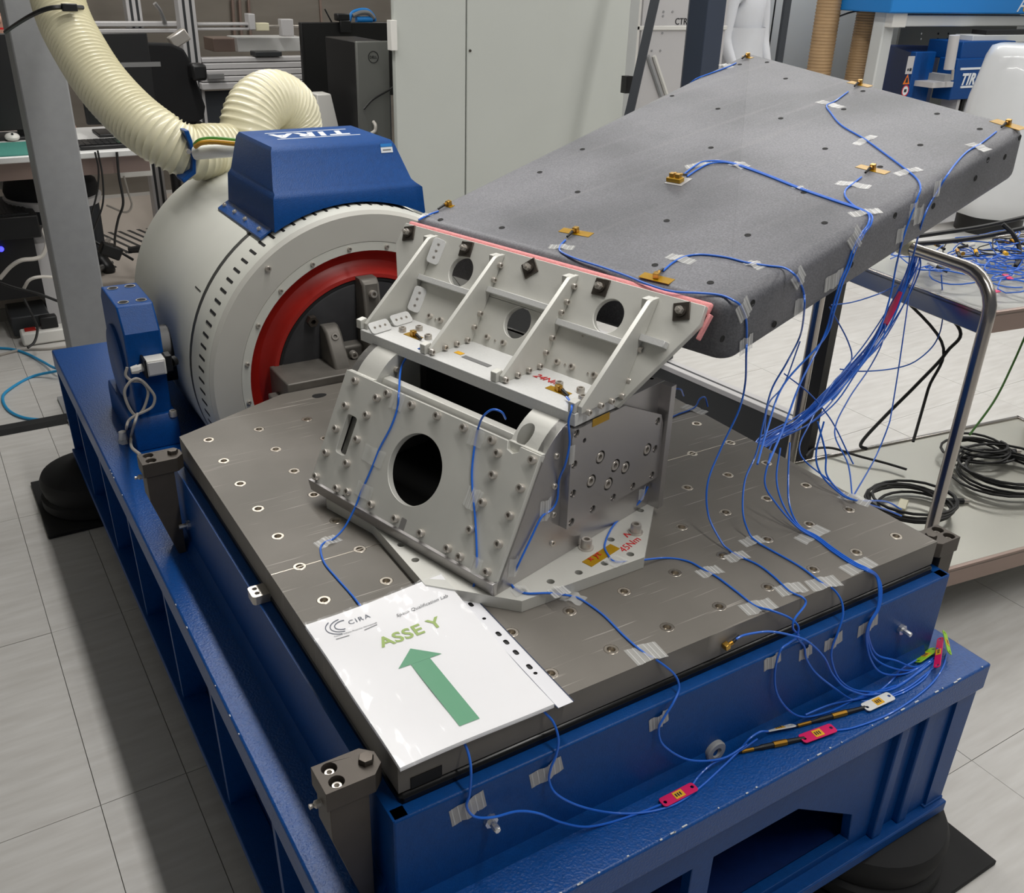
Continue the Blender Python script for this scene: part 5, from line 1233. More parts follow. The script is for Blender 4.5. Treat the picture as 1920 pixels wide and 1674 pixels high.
lp = oy(700, 107, 3.548); add('logo_ring', MB().lathe([(.026, 0), (.026, .002), (.0235, .002), (.0235, 0)], frame(lp, (0, -1, 0)), 28), 'black_hole', tw_)
me = text_mesh('logo_letters', 'DELL', .017, .0005, 'CENTER'); me.materials.append(MATS['black_hole']); add('logo_letters', me, None, tw_, frame(lp + V((0, 0, -.006)), (0, -1, 0)) )
tag(add('white_cable', MB().tube(smooth_path([oy(700, 228, 3.52), oy(704, 235, 3.5), oy(703, 245, 3.5), oy(696, 250, 3.5)], 5), .008, 8), 'cable_white'), 'short white cable in front of the computer tower', 'cable')
tag(add('black_cable', MB().tube(smooth_path([oy(682, 205, 3.53), oy(700, 186, 3.53), oy(735, 165, 3.53), oy(745, 150, 3.5)], 5), .005, 6), 'cable_black'), 'black cable crossing the front of the computer tower', 'cable')
pb_ = ybox(596, 176, 622, 236, 3.7, .12)
tag(add('desk_box', MB().prism([(pb_[0], DZ), (pb_[1] + .05, DZ), (pb_[1], pb_[5]), (pb_[0], pb_[5])], [], lambda u, v, t: V((u, t, v)), 3.7, 3.8), 'white_plastic', None, None, .006), 'small white box on the desk left of the computer tower', 'box')
dk = thing('desk', 'desk carrying the computer tower behind the blue cover', 'desk', (1.3, 3.7, 0))
add('desk_top', MB().bb(.95, x0 - .02, 3.30, 4.6, DZ - .03, DZ), 'dark_panel', dk, bevel=.003)
for x in (1.0, x0 - .08):
    for y in (3.36, 4.54): add('leg', MB().bb(x - .02, x + .02, y - .02, y + .02, 0, DZ - .03), 'grey_plastic', dk)

# aluminium profile bench along the back wall
ap = thing('profile_bench', 'aluminium profile bench frame along the steel back wall', 'bench', (.8, 5.2, 0))
def pbeam(name, u0, v0, u1, v1, y, d=.08, mt='rack_grey'):
    t = ybox(u0, v0, u1, v1, y, d); o = add(name, bbx(t), mt, ap, bevel=.004); return t, o
def post(u0, u1, v0, v1, y):
    t = ybox(u0, v0, u1, v1, y, .09); t = (t[0], t[1], t[2], t[3], .0, 2.2)
    o = add('post', bbx(t), 'rack_grey', ap, bevel=.004)
    for f in (.3, .72): x = t[0] + (t[1] - t[0]) * f; add('groove', MB().bb(x - .007, x + .007, t[2] - .0015, t[2], 0, 2.2), 'dark_panel', o)
post(238, 266, 0, 40, 5.1); post(341, 372, 0, 130, 4.9)
for (u0, v0, u1, v1, y) in ((150, 41, 345, 50, 5.0), (150, 54, 345, 62, 5.0), (370, 43, 475, 48, 5.0), (370, 52, 475, 57, 5.0)): pbeam('rail', u0, v0, u1, v1, y)
pbeam('rail_block', 467, 26, 479, 56, 4.98); pbeam('slider', 480, 43, 505, 58, 5.0, .06, 'hose'); pbeam('slider', 528, 36, 551, 68, 4.98, .06, 'rack_grey'); pbeam('shaft', 500, 47, 570, 52, 5.02, .03, 'steel_bolt')
pbeam('white_box', 445, 70, 570, 97, 5.1, .2, 'alu_white'); pbeam('box_side', 400, 72, 446, 97, 5.15, .2, 'stainless_side'); pbeam('dark_block', 479, 97, 529, 106, 4.88, .1, 'dark_panel')
for (v0, v1) in ((106, 114), (116, 126), (128, 138), (140, 149), (151, 163)): pbeam('deck_profile', 378, v0, 735, v1, 4.9 - .012 * (v0 - 106) / 10)
pbeam('socket_block', 390, 138, 421, 149, 4.82, .03, 'grey_plastic')
pbeam('skirt', 385, 165, 735, 330, 4.92, .02, 'dark_paint')
# clear plastic tubes on the profiles
tag(add('steel_shackle', MB().tube(smooth_path([oy(290, 6, 4.97), oy(300, 20, 4.98), oy(309, 42, 4.995)], 4), .012, 8), 'alu_bright'), 'bright chrome tool hanging on the profile frame', 'tool')
tag(add('steel_clamp', MB().box(oy(335, 72, 4.7), (.05, .03, .03), Matrix.Rotation(-.5, 3, 'Y')), 'steel_bolt', None, None, .006), 'small chrome clamp on the profile post', 'clamp')
for u in (436, 449, 466):
    tag(add('wall_conduit', MB().cyl(oy(u, 0, 6.58), oy(u + 4, 68, 6.58), .012, seg=8), 'stainless_side'), 'thin %s conduit on the steel back wall' % {436: 'left', 449: 'middle', 466: 'right'}[u], 'conduit')
x = oy(601, 20, 6.6).x
tag(struct('trim_1', MB().bb(x - .008, x + .008, 6.59, 6.602, 0, 3.0), 'stainless_side'), 'vertical joint strip between two steel wall panels', 'trim', None, 'structure')

# left work desk
ld = thing('work_desk', 'white edged work desk behind the grey column', 'desk', (-.2, 3.9, 0))
zd = oy(0, 296, 3.55).z
lx1 = oy(292, 290, 3.55).x
add('desk_top', MB().bb(-1.6, lx1, 3.55, 4.25, zd - .025, zd), 'alu_white', ld, bevel=.004)
add('apron', MB().bb(-1.6, lx1 - .02, 3.60, 3.63, zd - .10, zd - .026), 'stainless_side', ld)
for x in (-1.5, -.45): add('leg', MB().bb(x - .025, x + .025, 4.1, 4.15, 0, zd - .025), 'rack_grey', ld)
add('wall_bracket', MB().bb(lx1 - .5, lx1 - .46, 3.70, 4.25, zd - .09, zd - .026), 'rack_grey', ld)
mat_ = MB().bb(-.8, oy(66, 270, 3.6).x, 3.57, 3.9, zd, zd + .004); tag(add('desk_mat', mat_, 'teal_mat'), 'teal ribbed desk mat under the white mouse', 'mat')
p = oz(24, 262, zd + .004)
ms = thing('mouse', 'small white computer mouse on the teal mat', 'mouse', p)
add('shell', MB().sphere(p + V((0, 0, .012)), .036, 16, 8, (.85, 1.2, .5)), 'white_plastic', ms); add('wheel', MB().box(p + V((0, -.025, .028)), (.004, .008, .003)), 'black_plastic', ms)
kb_ = thing('keyboard', 'black keyboard on the work desk right of the column', 'keyboard', oz(180, 270, zd))
kx0, kx1 = oz(135, 268, zd).x, oz(245, 268, zd).x
add('key_tray', MB().bb(kx0, kx1, 3.60, 3.76, zd, zd + .016), 'black_plastic', kb_, bevel=.003)
for i in range(9):
    for j in range(4): add('key', MB().box((kx0 + (kx1 - kx0) * (i + .5) / 9, 3.62 + .036 * j + .01, zd + .019), ((kx1 - kx0) / 20, .014, .003)), 'black_plastic', kb_)
monitor('large black monitor at the left edge behind the column', -60, 63, 118, 245, 4.0, desk=zd)
mo2, t = monitor('black monitor seen from behind beside the office chair', 150, 62, 287, 232, 3.95, desk=zd)
add('vent_grille', MB().bb(t[0] + .12, t[0] + .35, 3.948, 3.95, t[5] - .14, t[5] - .12), 'grey_plastic', mo2)
gp_ = oz(322, 236, zd); gp_ = V((min(gp_.x, lx1 - .06), 3.8, zd))
tag(add('desk_gadget', MB().box(gp_ + V((0, 0, .0205)), (.05, .04, .02)), 'white_plastic', None, None, .006), 'small white device on the desk below the office chair', 'device')
gd_ = thing('signal_lamp', 'tiny black box with a glowing green light on the desk device', 'indicator', gp_)
add('box', MB().box(gp_ + V((0, 0, .056)), (.022, .02, .014)), 'black_plastic', gd_); add('green_light', MB().sphere(gp_ + V((-.03, -.012, .052)), .009, 8, 6), 'led_green', gd_)
# office chair behind the desk
oc = thing('office_chair', 'black high-back office chair behind the work desk', 'chair', oy(335, 240, 4.4))
cp_ = [oy(u, v, 4.4) for u, v in ((262, 80), (322, 82), (345, 92), (358, 115), (372, 160), (386, 200), (383, 222), (365, 232), (300, 234), (262, 228))]
add('backrest', MB().prism([(p.x, p.z) for p in cp_], [], lambda u, v, t: V((u, t, v)), 4.4, 4.47), 'black_fabric', oc, bevel=.02, seg=3)
bt = ybox(360, 120, 389, 152, 4.3, .09); add('armrest', bbx(bt), 'black_plastic', oc, bevel=.015)
add('seat', MB().bb(cp_[0].x, cp_[5].x, 4.42, 4.9, cp_[7].z - .06, cp_[7].z), 'black_fabric', oc, bevel=.02)
xm = (cp_[0].x + cp_[5].x) / 2
add('gas_lift', MB().cyl((xm, 4.65, .1), (xm, 4.65, cp_[7].z - .05), .028, seg=12), 'black_plastic', oc)
for k in range(5):
    a = 2 * pi * k / 5 + .3; e = V((xm + .3 * cos(a), 4.65 + .3 * sin(a), .07))
    add('star_leg', MB().tube([V((xm, 4.65, .11)), e], .02, 8), 'black_plastic', oc); add('caster', MB().cyl(e + V((-.02, 0, -.035)), e + V((.02, 0, -.035)), .033, seg=12), 'black_plastic', oc)
# stool with grey seat
sl = thing('work_stool', 'stool with a rounded grey and black seat on chrome castor legs', 'stool', (.2, 4.3, 0))
sc_ = oy(98, 348, 4.0); sr = (oy(190, 348, 4.0).x - oy(6, 348, 4.0).x) / 2
add('seat_pad', MB().lathe([(1e-5, .05), (sr * .7, .045), (sr * .95, .015), (sr, -.02), (sr * .96, -.05), (1e-5, -.055)], T(sc_.x, 4.05, sc_.z), 32), 'black_fabric', sl)
add('seat_shell', MB().lathe([(sr * .96, -.045), (sr * 1.03, -.05), (sr * .98, -.085), (sr * .5, -.10), (1e-5, -.10)], T(sc_.x, 4.05, sc_.z), 32), 'rack_grey', sl)
lc = V((oz(150, 470, .05).x - .12, 4.45, 0))
add('gas_lift', MB().cyl((sc_.x, 4.05, .12), (sc_.x, 4.05, sc_.z - .09), .03, seg=12), 'rack_grey', sl)
for a, tgt in enumerate(((210, 505), (205, 462), (110, 540), (60, 480), (130, 430))):
    e = oz(tgt[0], tgt[1], .05)
    add('star_leg', MB().tube([V((sc_.x, 4.05, .13)), V((e.x, e.y, .085))], .016, 8), 'alu_bright', sl)
    add('caster', MB().cyl(e + V((-.018, -.01, -.018)), e + V((.018, .01, -.018)), .034, seg=14), 'black_plastic', sl)
# raised floor pad with slots behind the shaker, black floor strip
rp_ = thing('floor_platform', 'low beige platform with a slotted grille behind the shaker', 'platform', (1.0, 4.6, 0))
ez = oz(120, 600, .06); 
add('deck', MB().bb(-.9, 2.6, 4.02, 6.2, .012, .06), 'beige_floor', rp_, bevel=.004)
add('edge_strip', MB().bb(-.9, 2.6, 4.005, 4.02, .0, .058), 'grey_floor_edge', rp_)
for k in range(12):
    x = .33 + .055 * k; add('grille_slot', MB().prism([(x, 4.72), (x + .02, 4.72), (x - .10, 5.25), (x - .12, 5.25)], [], pfn, .06, .0615), 'dark_panel', rp_)
tag(add('floor_cable_cover', MB().prism([(0, 0), (.075, 0), (.06, .016), (.015, .016)], [], lambda u, v, t: V((t, 2.70 + u, v + .0005)), -1.6, -.075), 'black_rubber'), 'black rubber cable cover strip on the floor by the far corner of the base', 'floor strip')
# electronics under the desk
bpc = thing('black_amplifier', 'flat black electronics box with ventilated top under the work desk', 'electronics', (-.1, 4.2, 0))
t = ybox(-60, 408, 76, 452, 3.75, .4)
add('case', MB().bb(t[0], t[1], 3.75, 4.2, t[4], t[5]), 'black_plastic', bpc, bevel=.006)
add('top_vent', MB().bb(t[0] + .02, t[1] - .03, 3.78, 4.16, t[5], t[5] + .004), 'dark_panel', bpc)
for k in range(16): x = t[0] + .03 + (t[1] - t[0] - .07) * k / 15; add('vent_rib', MB().bb(x - .004, x + .004, 3.79, 4.15, t[5] + .004, t[5] + .007), 'black_plastic', bpc)
rk = thing('equipment_rack', 'dark open rack of tangled electronics below the black box', 'rack', (-.1, 4.0, 0))
add('rack_body', MB().bb(t[0], t[1] - .03, 3.8, 4.2, .16, t[4] - .002), 'black_plastic', rk)
add('rack_side', MB().bb(t[1] - .028, t[1] + .05, 3.85, 4.2, .0, t[4] - .05), 'rack_grey', rk)
add('blue_light', MB().sphere(oy(2, 467, 3.78), .012, 8, 6), 'led_blue', rk)
add('green_light', MB().sphere(oy(20, 497, 3.78), .005, 8, 6), 'lime_tag', rk)
for i, (label, mt, r, pts) in enumerate([
    ('thick white cable looping from the rack past the column', 'cable_white', .009, [(0, 522, 3.7), (20, 500, 3.68), (40, 488, 3.66), (65, 485, 3.66), (80, 478, 3.66), (88, 455, 3.66), (82, 432, 3.68), (90, 425, 3.72)]),
    ('white cable arching in front of the lower rack', 'cable_white', .007, [(45, 540, 3.6), (55, 525, 3.58), (75, 519, 3.58), (105, 520, 3.62)]),
    ('black cable sagging from the rack to the power strip', 'cable_black', .006, [(0, 530, 3.6), (30, 540, 3.58), (70, 550, 3.58), (115, 567, 3.6)]),
    ('black cable hanging from the rack behind the white plug', 'cable_black', .0055, [(45, 560, 3.5), (60, 590, 3.48), (70, 615, 3.48), (65, 640, 3.45), (52, 652, 3.42)]),
    ('black cable hanging from the desk edge, first from the column', 'cable_black', .004, [(178, 285, 3.5), (185, 320, 3.5), (182, 360, 3.5), (172, 400, 3.5), (163, 425, 3.5)]),
    ('black cable hanging from the desk edge, second from the column', 'cable_black', .004, [(183, 282, 3.52), (192, 330, 3.52), (193, 380, 3.52), (180, 420, 3.52), (168, 445, 3.52)]),
    ('thick black cable hanging from the desk to the floor platform', 'cable_black', .0055, [(219, 285, 3.54), (223, 330, 3.54), (231, 380, 3.54), (222, 410, 3.6), (216, 440, 3.7), (215, 462, 3.8)]),
    ('black power cord lying across the slotted platform', 'cable_black', .007, [(160, 440, 4.4), (190, 460, 4.35), (220, 470, 4.3), (250, 487, 4.25)]),
    ('grey cable hanging from the white box under the desk', 'cable_grey', .005, [(232, 330, 3.9), (240, 360, 3.9), (247, 385, 3.9), (235, 398, 3.9), (200, 385, 3.95)])]):
    cable(label, [('Y',) + p for p in pts], mt, r, 'room_cable')
tag(add('adapter_brick', MB().box(oy(207, 470, 4.2), (.05, .035, .03), Matrix.Rotation(.5, 3, 'Y')), 'black_plastic', None, None, .008), 'black power adapter on the slotted platform', 'adapter')
tag(add('junction_box', bbx(ybox(222, 305, 285, 332, 4.3, .1)), 'white_plastic', None, None, .004), 'pale junction box under the work desk', 'box')
ft_ = thing('floor_router', 'flat grey box leaning in front of the power strip on the floor', 'electronics', oz(55, 615, 0))
a = oz(18, 618, .06)
add('box', MB().bb(oz(22, 610, .06).x, oz(100, 610, .06).x, 3.72, 3.95, .012, .10), 'dark_panel', ft_, bevel=.006)
ps = thing('power_strip', 'white power strip with a red switch on the floor beside the column', 'power strip', oz(80, 640, 0))
pa = oz(40, 640, 0); add('bar', MB().bb(pa.x, oz(128, 636, 0).x + .1, 3.60, 3.68, .003, .06), 'white_plastic', ps, bevel=.008)
p = oz(55, 615, .061); add('red_switch', MB().box((p.x, 3.645, .062), (.022, .018, .004)), 'red_rubber', ps)
p = oz(92, 606, .08); add('black_plug', MB().box((p.x, 3.65, .085), (.035, .025, .028)), 'black_plastic', ps, bevel=.006)
cable('bright cyan cable curving over the floor left of the blue base', [('Z', -20, 652, .004), ('Z', 20, 654, .004), ('Z', 50, 663, .004), ('Z', 80, 678, .01), ('Z', 104, 690, .03), ('Z', 135, 690, .05), ('Z', 104, 696, .03), ('Z', 60, 706, .004), ('Z', 20, 728, .004), ('Z', 5, 745, .004), ('Z', 15, 768, .004), ('Z', 45, 783, .004), ('Z', 90, 786, .004), ('Z', 135, 776, .004)], 'cable_cyan', .0055, 'floor_cable')
cable('grey cable lying on the floor behind the blue base corner', [('Z', -10, 668, .004), ('Z', 40, 656, .004), ('Z', 90, 654, .004), ('Z', 140, 648, .004)], 'cable_grey', .006, 'floor_cable')

# ---------------------------------------------------------------- right background
rw = thing('equipment_cabinet', 'pale grey equipment cabinet panel with raised ribs and black letters behind the dark pole', 'cabinet', (3.9, 4.4, 0))
x0 = oy(1186, 60, 4.3).x; x1 = oy(1360, 60, 4.3).x
add('panel', MB().bb(x0, x1, 4.3, 4.9, 0, 2.1), 'rack_grey', rw, bevel=.004)
p = oy(1230, 52, 4.3); q = oy(1290, 56, 4.3)
add('horizontal_rib', MB().bb(x0 - .1, x1, 4.285, 4.3, p.z - .014, p.z + .012), 'white_plastic', rw, bevel=.004)
add('vertical_rib', MB().bb(oy(1196, 50, 4.28).x, oy(1201, 50, 4.28).x, 4.285, 4.3, 0, 2.1), 'white_plastic', rw, bevel=.003)
add('vertical_rib', MB().bb(oy(1205, 50, 4.28).x, oy(1213, 50, 4.28).x, 4.29, 4.3, 0, 2.1), 'rack_grey', rw, bevel=.003)
a = oy(1215, 105, 4.29); b = oy(1240, 180, 4.29)
add('diagonal_rib', MB().tube([a, b], .014, 6), 'column_grey', rw); add('diagonal_rib', MB().tube([a + V((.05, 0, 0)), b + V((.05, 0, 0))], .014, 6), 'white_plastic', rw)
me = text_mesh('letters', 'CTR', .055, .001, 'LEFT', 0, 1.0); me.materials.append(MATS['black_hole'])
add('letters', me, None, rw, frame(oy(1265, 46, 4.298), (0, -1, 0)))
for u, v in ((1244, 22), (1243, 30), (1261, 22), (1242, 62), (1222, 95), (1238, 95), (1236, 131)):
    p = oy(u, v, 4.299); add('rivet', MB().cyl(p, p + V((0, -.004, 0)), .007, seg=8), 'column_grey', rw)
wp = thing('white_post', 'white door frame post right of the tall cabinet', 'post', (3.2, 4.2, 0))
xa = oy(1176, 60, 4.1).x; xb = oy(1195, 60, 4.1).x
add('post', MB().bb(xa, xb, 4.1, 4.25, 0, 2.2), 'wall_white', wp); add('seam', MB().bb(xa - .012, xa, 4.11, 4.12, 0, 2.2), 'black_hole', wp)
dp = thing('diagonal_stand', 'dark grey slanted pole leaning up behind the panel', 'stand', oy(1190, 210, 2.9))
add('pole', MB().tube([oy(1160, 290, 2.95), oy(1183, 200, 2.95), oy(1228, 0, 2.95), oy(1262, -150, 2.95)], .028, 4), 'dark_paint', dp)
add('hinge', MB().bb(*ybox(1174, 143, 1186, 175, 3.0, .04)), 'black_plastic', dp)
dc = thing('dark_column', 'wide dark blue grey column behind the far left corner of the panel', 'column', (3.1, 3.2, 0))
xa = oy(1289, 50, 3.36).x; xb = oy(1323, 50, 3.24).x; xc = oy(1357, 50, 3.28).x
add('shaft', MB().prism([(xa, 3.36), (xb, 3.24), (xc, 3.28), (xc + .02, 3.42), (xa + .08, 3.46)], [], pfn, 0, 3.0), 'navy_paint', dc, bevel=.004)
add('foot', MB().bb(xa - .06, xc + .06, 3.14, 3.5, 0, .015), 'navy_paint', dc)
xa = oy(1466, 50, 3.4).x; xb = oy(1478, 50, 3.4).x
gp = thing('grey_pole', 'slim dark grey pole beside the tan hoses', 'pole', (xa, 3.4, 0))
add('shaft', MB().bb(xa, xb, 3.4, 3.42, 0, 3.0), 'dark_paint', gp, bevel=.004); add('foot', MB().bb(xa - .05, xb + .05, 3.35, 3.53, 0, .012), 'dark_paint', gp)
ww = thing('white_partition', 'white partition wall with a thin dark seam behind the slim pole', 'partition', (5.6, 5.2, 0))
xa = oy(1428, 50, 5.2).x; xb = oy(1690, 50, 5.2).x; xs_ = oy(1447, 50, 5.2).x
add('panel', MB().bb(xa, xb, 5.2, 5.3, 0, 2.6), 'wall_white', ww); add('seam', MB().bb(xs_ - .006, xs_ + .006, 5.195, 5.2, 0, 2.6), 'black_hole', ww)
tag(add('blue_sign', MB().bb(*ybox(1416, -30, 1438, 30, 5.15, .02)), 'blue_paint'), 'blue sign behind the person in the white coat', 'sign')

# people
def person(label, base, face, h=1.75, coat='coat_white', trousers='dark_paint', hair='hair', seated=False):
    """one continuous skinned body; face = heading angle"""
    t = thing('person', label, 'person', base)
    k = h / 1.75
    J = {'pelvis': (0, 0, .95), 'waist': (0, 0, 1.10), 'chest': (0, .0, 1.30), 'neckb': (0, 0, 1.46), 'neck': (0, .01, 1.53), 'head': (0, .02, 1.64), 'top': (0, .01, 1.72),
         'shl': (-.18, 0, 1.42), 'ell': (-.23, .02, 1.14), 'wrl': (-.22, .12, .92), 'hdl': (-.21, .16, .84),
         'shr': (.18, 0, 1.42), 'elr': (.23, .02, 1.14), 'wrr': (.22, .14, .94), 'hdr': (.21, .18, .87),
         'hil': (-.10, 0, .90), 'knl': (-.11, .02, .50), 'anl': (-.11, -.01, .09), 'tol': (-.12, .14, .04),
         'hir': (.10, 0, .90), 'knr': (.11, .03, .50), 'anr': (.11, 0, .09), 'tor': (.12, .15, .04)}
    if seated:
        J.update({'knl': (-.12, .42, .90), 'anl': (-.12, .44, .48), 'tol': (-.12, .56, .43), 'knr': (.12, .42, .90), 'anr': (.12, .44, .48), 'tor': (.12, .56, .43), 'wrl': (-.16, .30, 1.12), 'hdl': (-.14, .38, 1.12), 'wrr': (.16, .30, 1.12), 'hdr': (.14, .38, 1.12)})
    E_ = [('pelvis', 'waist'), ('waist', 'chest'), ('chest', 'neckb'), ('neckb', 'neck'), ('neck', 'head'), ('head', 'top'), ('neckb', 'shl'), ('shl', 'ell'), ('ell', 'wrl'), ('wrl', 'hdl'), ('neckb', 'shr'), ('shr', 'elr'), ('elr', 'wrr'), ('wrr', 'hdr'), ('pelvis', 'hil'), ('hil', 'knl'), ('knl', 'anl'), ('anl', 'tol'), ('pelvis', 'hir'), ('hir', 'knr'), ('knr', 'anr'), ('anr', 'tor')]
    RAD = {'pelvis': (.17, .13), 'waist': (.16, .115), 'chest': (.18, .13), 'neckb': (.10, .08), 'neck': (.055, .055), 'head': (.080, .098), 'top': (.055, .065), 'sh': (.075, .075), 'el': (.052, .052), 'wr': (.035, .03), 'hd': (.04, .022), 'hi': (.105, .11), 'kn': (.068, .068), 'an': (.045, .05), 'to': (.04, .03)}
    names = list(J); me = bpy.data.meshes.new('body'); me.from_pydata([V(J[n]) * k for n in names], [(names.index(a), names.index(b)) for a, b in E_], [])
    o = bpy.data.objects.new('body', me); COL.objects.link(o)
    sk = o.modifiers.new('skin', 'SKIN'); sk.use_smooth_shade = True
    for i, n in enumerate(names):
        r = RAD.get(n) or RAD[n[:2]]; me.skin_vertices[0].data[i].radius = (r[0] * k, r[1] * k); me.skin_vertices[0].data[i].use_root = (n == 'pelvis')
    ss = o.modifiers.new('sub', 'SUBSURF'); ss.levels = 2; ss.render_levels = 2
    dg = bpy.context.evaluated_depsgraph_get(); dg.update(); m2 = bpy.data.meshes.new_from_object(o.evaluated_get(dg)); bpy.data.objects.remove(o)
    for q in (coat, trousers, 'skin', 'black_plastic'): m2.materials.append(MATS[q])
    for f in m2.polygons:
        c = f.center / k
        f.material_index = 2 if (c.z > 1.475 and abs(c.x) < .12) or (abs(c.x) > .12 and ((c.z < .93 and not seated) or (seated and c.y > .27 and c.z > 1.0)) and (c.z > .75)) else (3 if c.z < (.13 if not seated else .52) else (1 if c.z < .88 or (seated and c.z < 1.0) else 0))
        f.use_smooth = True
    M = Matrix.Translation(V(base) - V((0, 0, .43 if seated else 0)) * k) @ Matrix.Rotation(face, 4, 'Z')
    add('body', m2, None, t, M)
    if not seated:   # coat skirt
        nseg = 28; prof = [(.190, 1.22), (.185, 1.1), (.205, .95), (.225, .75), (.235, .52)]
        m = MB(); vs = []; fs = []
        for i in range(nseg):
            a = 2 * pi * i / nseg
            for j, (r, z) in enumerate(prof):
                w = 1 + .05 * sin(5 * a + j) * (j / 4); vs.append(V((r * cos(a) * w * 1.02, r * .78 * sin(a) * w, z)) * k)
        for i in range(nseg):
            for j in range(len(prof) - 1): fs.append((i * 5 + j, ((i + 1) % nseg) * 5 + j, ((i + 1) % nseg) * 5 + j + 1, i * 5 + j + 1))
        add('coat_skirt', m.add(vs, fs), coat, t, M)
    m = MB().sphere(V((0, -.008, 1.672)) * k, .104 * k, 18, 12, (.92, 1.02, .96)); add('hair', m, hair, t, M)
    for sx in (-1, 1): add('ear', MB().sphere(V((sx * .088, .02, 1.63)) * k, .022 * k, 8, 6, (.4, .7, 1.2)), 'skin', t, M); add('eye', MB().sphere(V((sx * .033, .108, 1.645)) * k, .011 * k, 8, 6), 'black_plastic', t, M)
    add('nose', MB().sphere(V((0, .118, 1.618)) * k, .016 * k, 8, 6, (.8, 1.1, 1.4)), 'skin', t, M); add('mouth', MB().box(V((0, .108, 1.575)) * k, (.022 * k, .006, .004)), 'red_ink', t, M)
    for sx in (-1, 1):   # fingers
        hb_ = V(J['hdl' if sx < 0 else 'hdr']) * k; d = (V(J['hdl' if sx < 0 else 'hdr']) - V(J['wrl' if sx < 0 else 'wrr'])).normalized()
        for i in range(4): add('finger', MB().tube([hb_ + V((.0, (i - 1.5) * .016, 0)), hb_ + V((0, (i - 1.5) * .017, 0)) + d * (.05 + .01 * (i in (1, 2))) , hb_ + V((-sx * .015, (i - 1.5) * .016, 0)) + d * (.08 + .012 * (i in (1, 2)))], .008, 6), 'skin', t, M)
        add('finger', MB().tube([hb_ - d * .03 + V((0, .03, 0)), hb_ + d * .005 + V((-sx * .01, .052, 0)), hb_ + d * .03 + V((-sx * .015, .056, 0))], .009, 6), 'skin', t, M)
    return t
pp = oy(1400, 60, 4.55)
person('person in a long white laboratory coat standing behind the dark column', (pp.x, 4.6, 0), radians(190))
ph = oy(-14, 26, 4.75)
person('person partly hidden behind the left monitor at the edge of the photo', (ph.x - .02, 4.85, max(0.02, ph.z - (1.64 - .43))), radians(200), coat='grey_plastic', hair='brown_hair', seated=True)

# tan hoses on the right
hose('tan_hose', 'wide tan ribbed hose hanging left of the narrower tan hose', [oy(1568, -80, 4.3), oy(1556, 0, 4.3), oy(1545, 70, 4.3), oy(1533, 150, 4.3), oy(1520, 260, 4.3)], .086, .006, .022, 'hose_tan', 24)
hose('tan_hose', 'narrower tan ribbed hose hanging beside the white frame', [oy(1642, -80, 4.25), oy(1630, 0, 4.25), oy(1615, 80, 4.25), oy(1600, 160, 4.25), oy(1585, 260, 4.25)], .072, .005, .018, 'hose_tan', 24)
hose('tan_hose', 'tan ribbed hose bending along the floor under the panel edge', [oy(1850, 270, 3.1), oy(1822, 320, 3.1), oy(1785, 352, 3.1), oy(1735, 370, 3.1), oy(1680, 375, 3.1), oy(1600, 360, 3.12)], .095, .005, .018, 'hose_tan', 24)
tag(add('hose_strap', MB().tube(smooth_path([oy(1575, 30, 4.2), oy(1600, 22, 4.17), oy(1635, 18, 4.17), oy(1672, 28, 4.2)], 5), .006, 6), 'black_plastic'), 'black strap tying the narrow tan hose to the white frame', 'strap')
# second shaker on its frame
sf = thing('support_frame', 'white steel frame carrying the light blue unit on the right', 'frame', oy(1660, 150, 3.9))
a = oy(1673, 10, 3.9); b = oy(1637, 160, 3.9)
xa, xb = oy(1652, 80, 3.9).x, oy(1672, 80, 3.9).x
add('post', MB().bb(xa, xb, 3.9, 4.0, 0, oy(1665, 8, 3.9).z), 'wall_white', sf, bevel=.01)
zb0 = oy(1700, 50, 3.85).z; zb1 = oy(1700, 28, 3.85).z
add('cross_beam', MB().bb(oy(1676, 40, 3.85).x, 8.0, 3.85, 3.97, zb0, zb1), 'wall_white', sf, bevel=.008)
add('beam_cap', MB().bb(oy(1674, 40, 3.84).x, oy(1700, 40, 3.84).x, 3.84, 3.98, zb0 - .005, zb1 + .012), 'white_plastic', sf, bevel=.004)
add('back_sheet', MB().bb(oy(1676, 120, 4.6).x, 8.2, 4.6, 4.62, 0, 1.6), 'sheet_grey', sf)
for u, v in ((1671, 62), (1670, 72), (1727, 63), (1726, 73), (1759, 63), (1758, 73), (1778, 63), (1776, 73)):
    p = oy(u, v, 4.6); add('rivet', MB().cyl(p, p + V((0, -.005, 0)), .008, seg=8), 'alu_bright' if u < 1740 else 'black_hole', sf)
lu = thing('light_blue_unit', 'bright light blue equipment housing on top of the white frame', 'equipment', oy(1800, 20, 3.7))
z0 = oy(1800, 38, 3.8).z
add('housing', MB().bb(oy(1671, 10, 3.8).x, 8.0, 3.8, 4.4, zb1 + .012, zb1 + .55), 'sky_blue', lu, bevel=.01)
me = text_mesh('letters', 'A', .16, .001, 'LEFT', .25); me.materials.append(MATS['white_print'])
add('letters', me, None, lu, frame(oy(1906, 22, 3.798), (0, -1, 0)))
add('yellow_dot', MB().cyl(oy(1921, 17, 3.799), oy(1921, 17, 3.799) + V((0, -.003, 0)), .018, seg=12), 'label_yellow', lu)
s2 = thing('second_shaker', 'blue second shaker with white lettering on the right behind the panel', 'shaker', oy(1800, 260, 4.0))
t = ybox(1686, 98, 1722, 420, 3.75, .6); zt = oy(1705, 98, 3.75).z
add('side_box', MB().bb(t[0], t[1], 3.75, 3.80, .05, zt), 'blue_satin', s2, bevel=.006)
t2 = ybox(1722, 98, 1800, 300, 3.95, .3); add('dark_recess', MB().prism([(t[0] + .02, 3.80), (t[1], 3.80), (t2[1] + .1, 4.3), (t2[1] - .3, 4.5)], [], pfn, .05, zt - .01), 'blue_dark', s2)
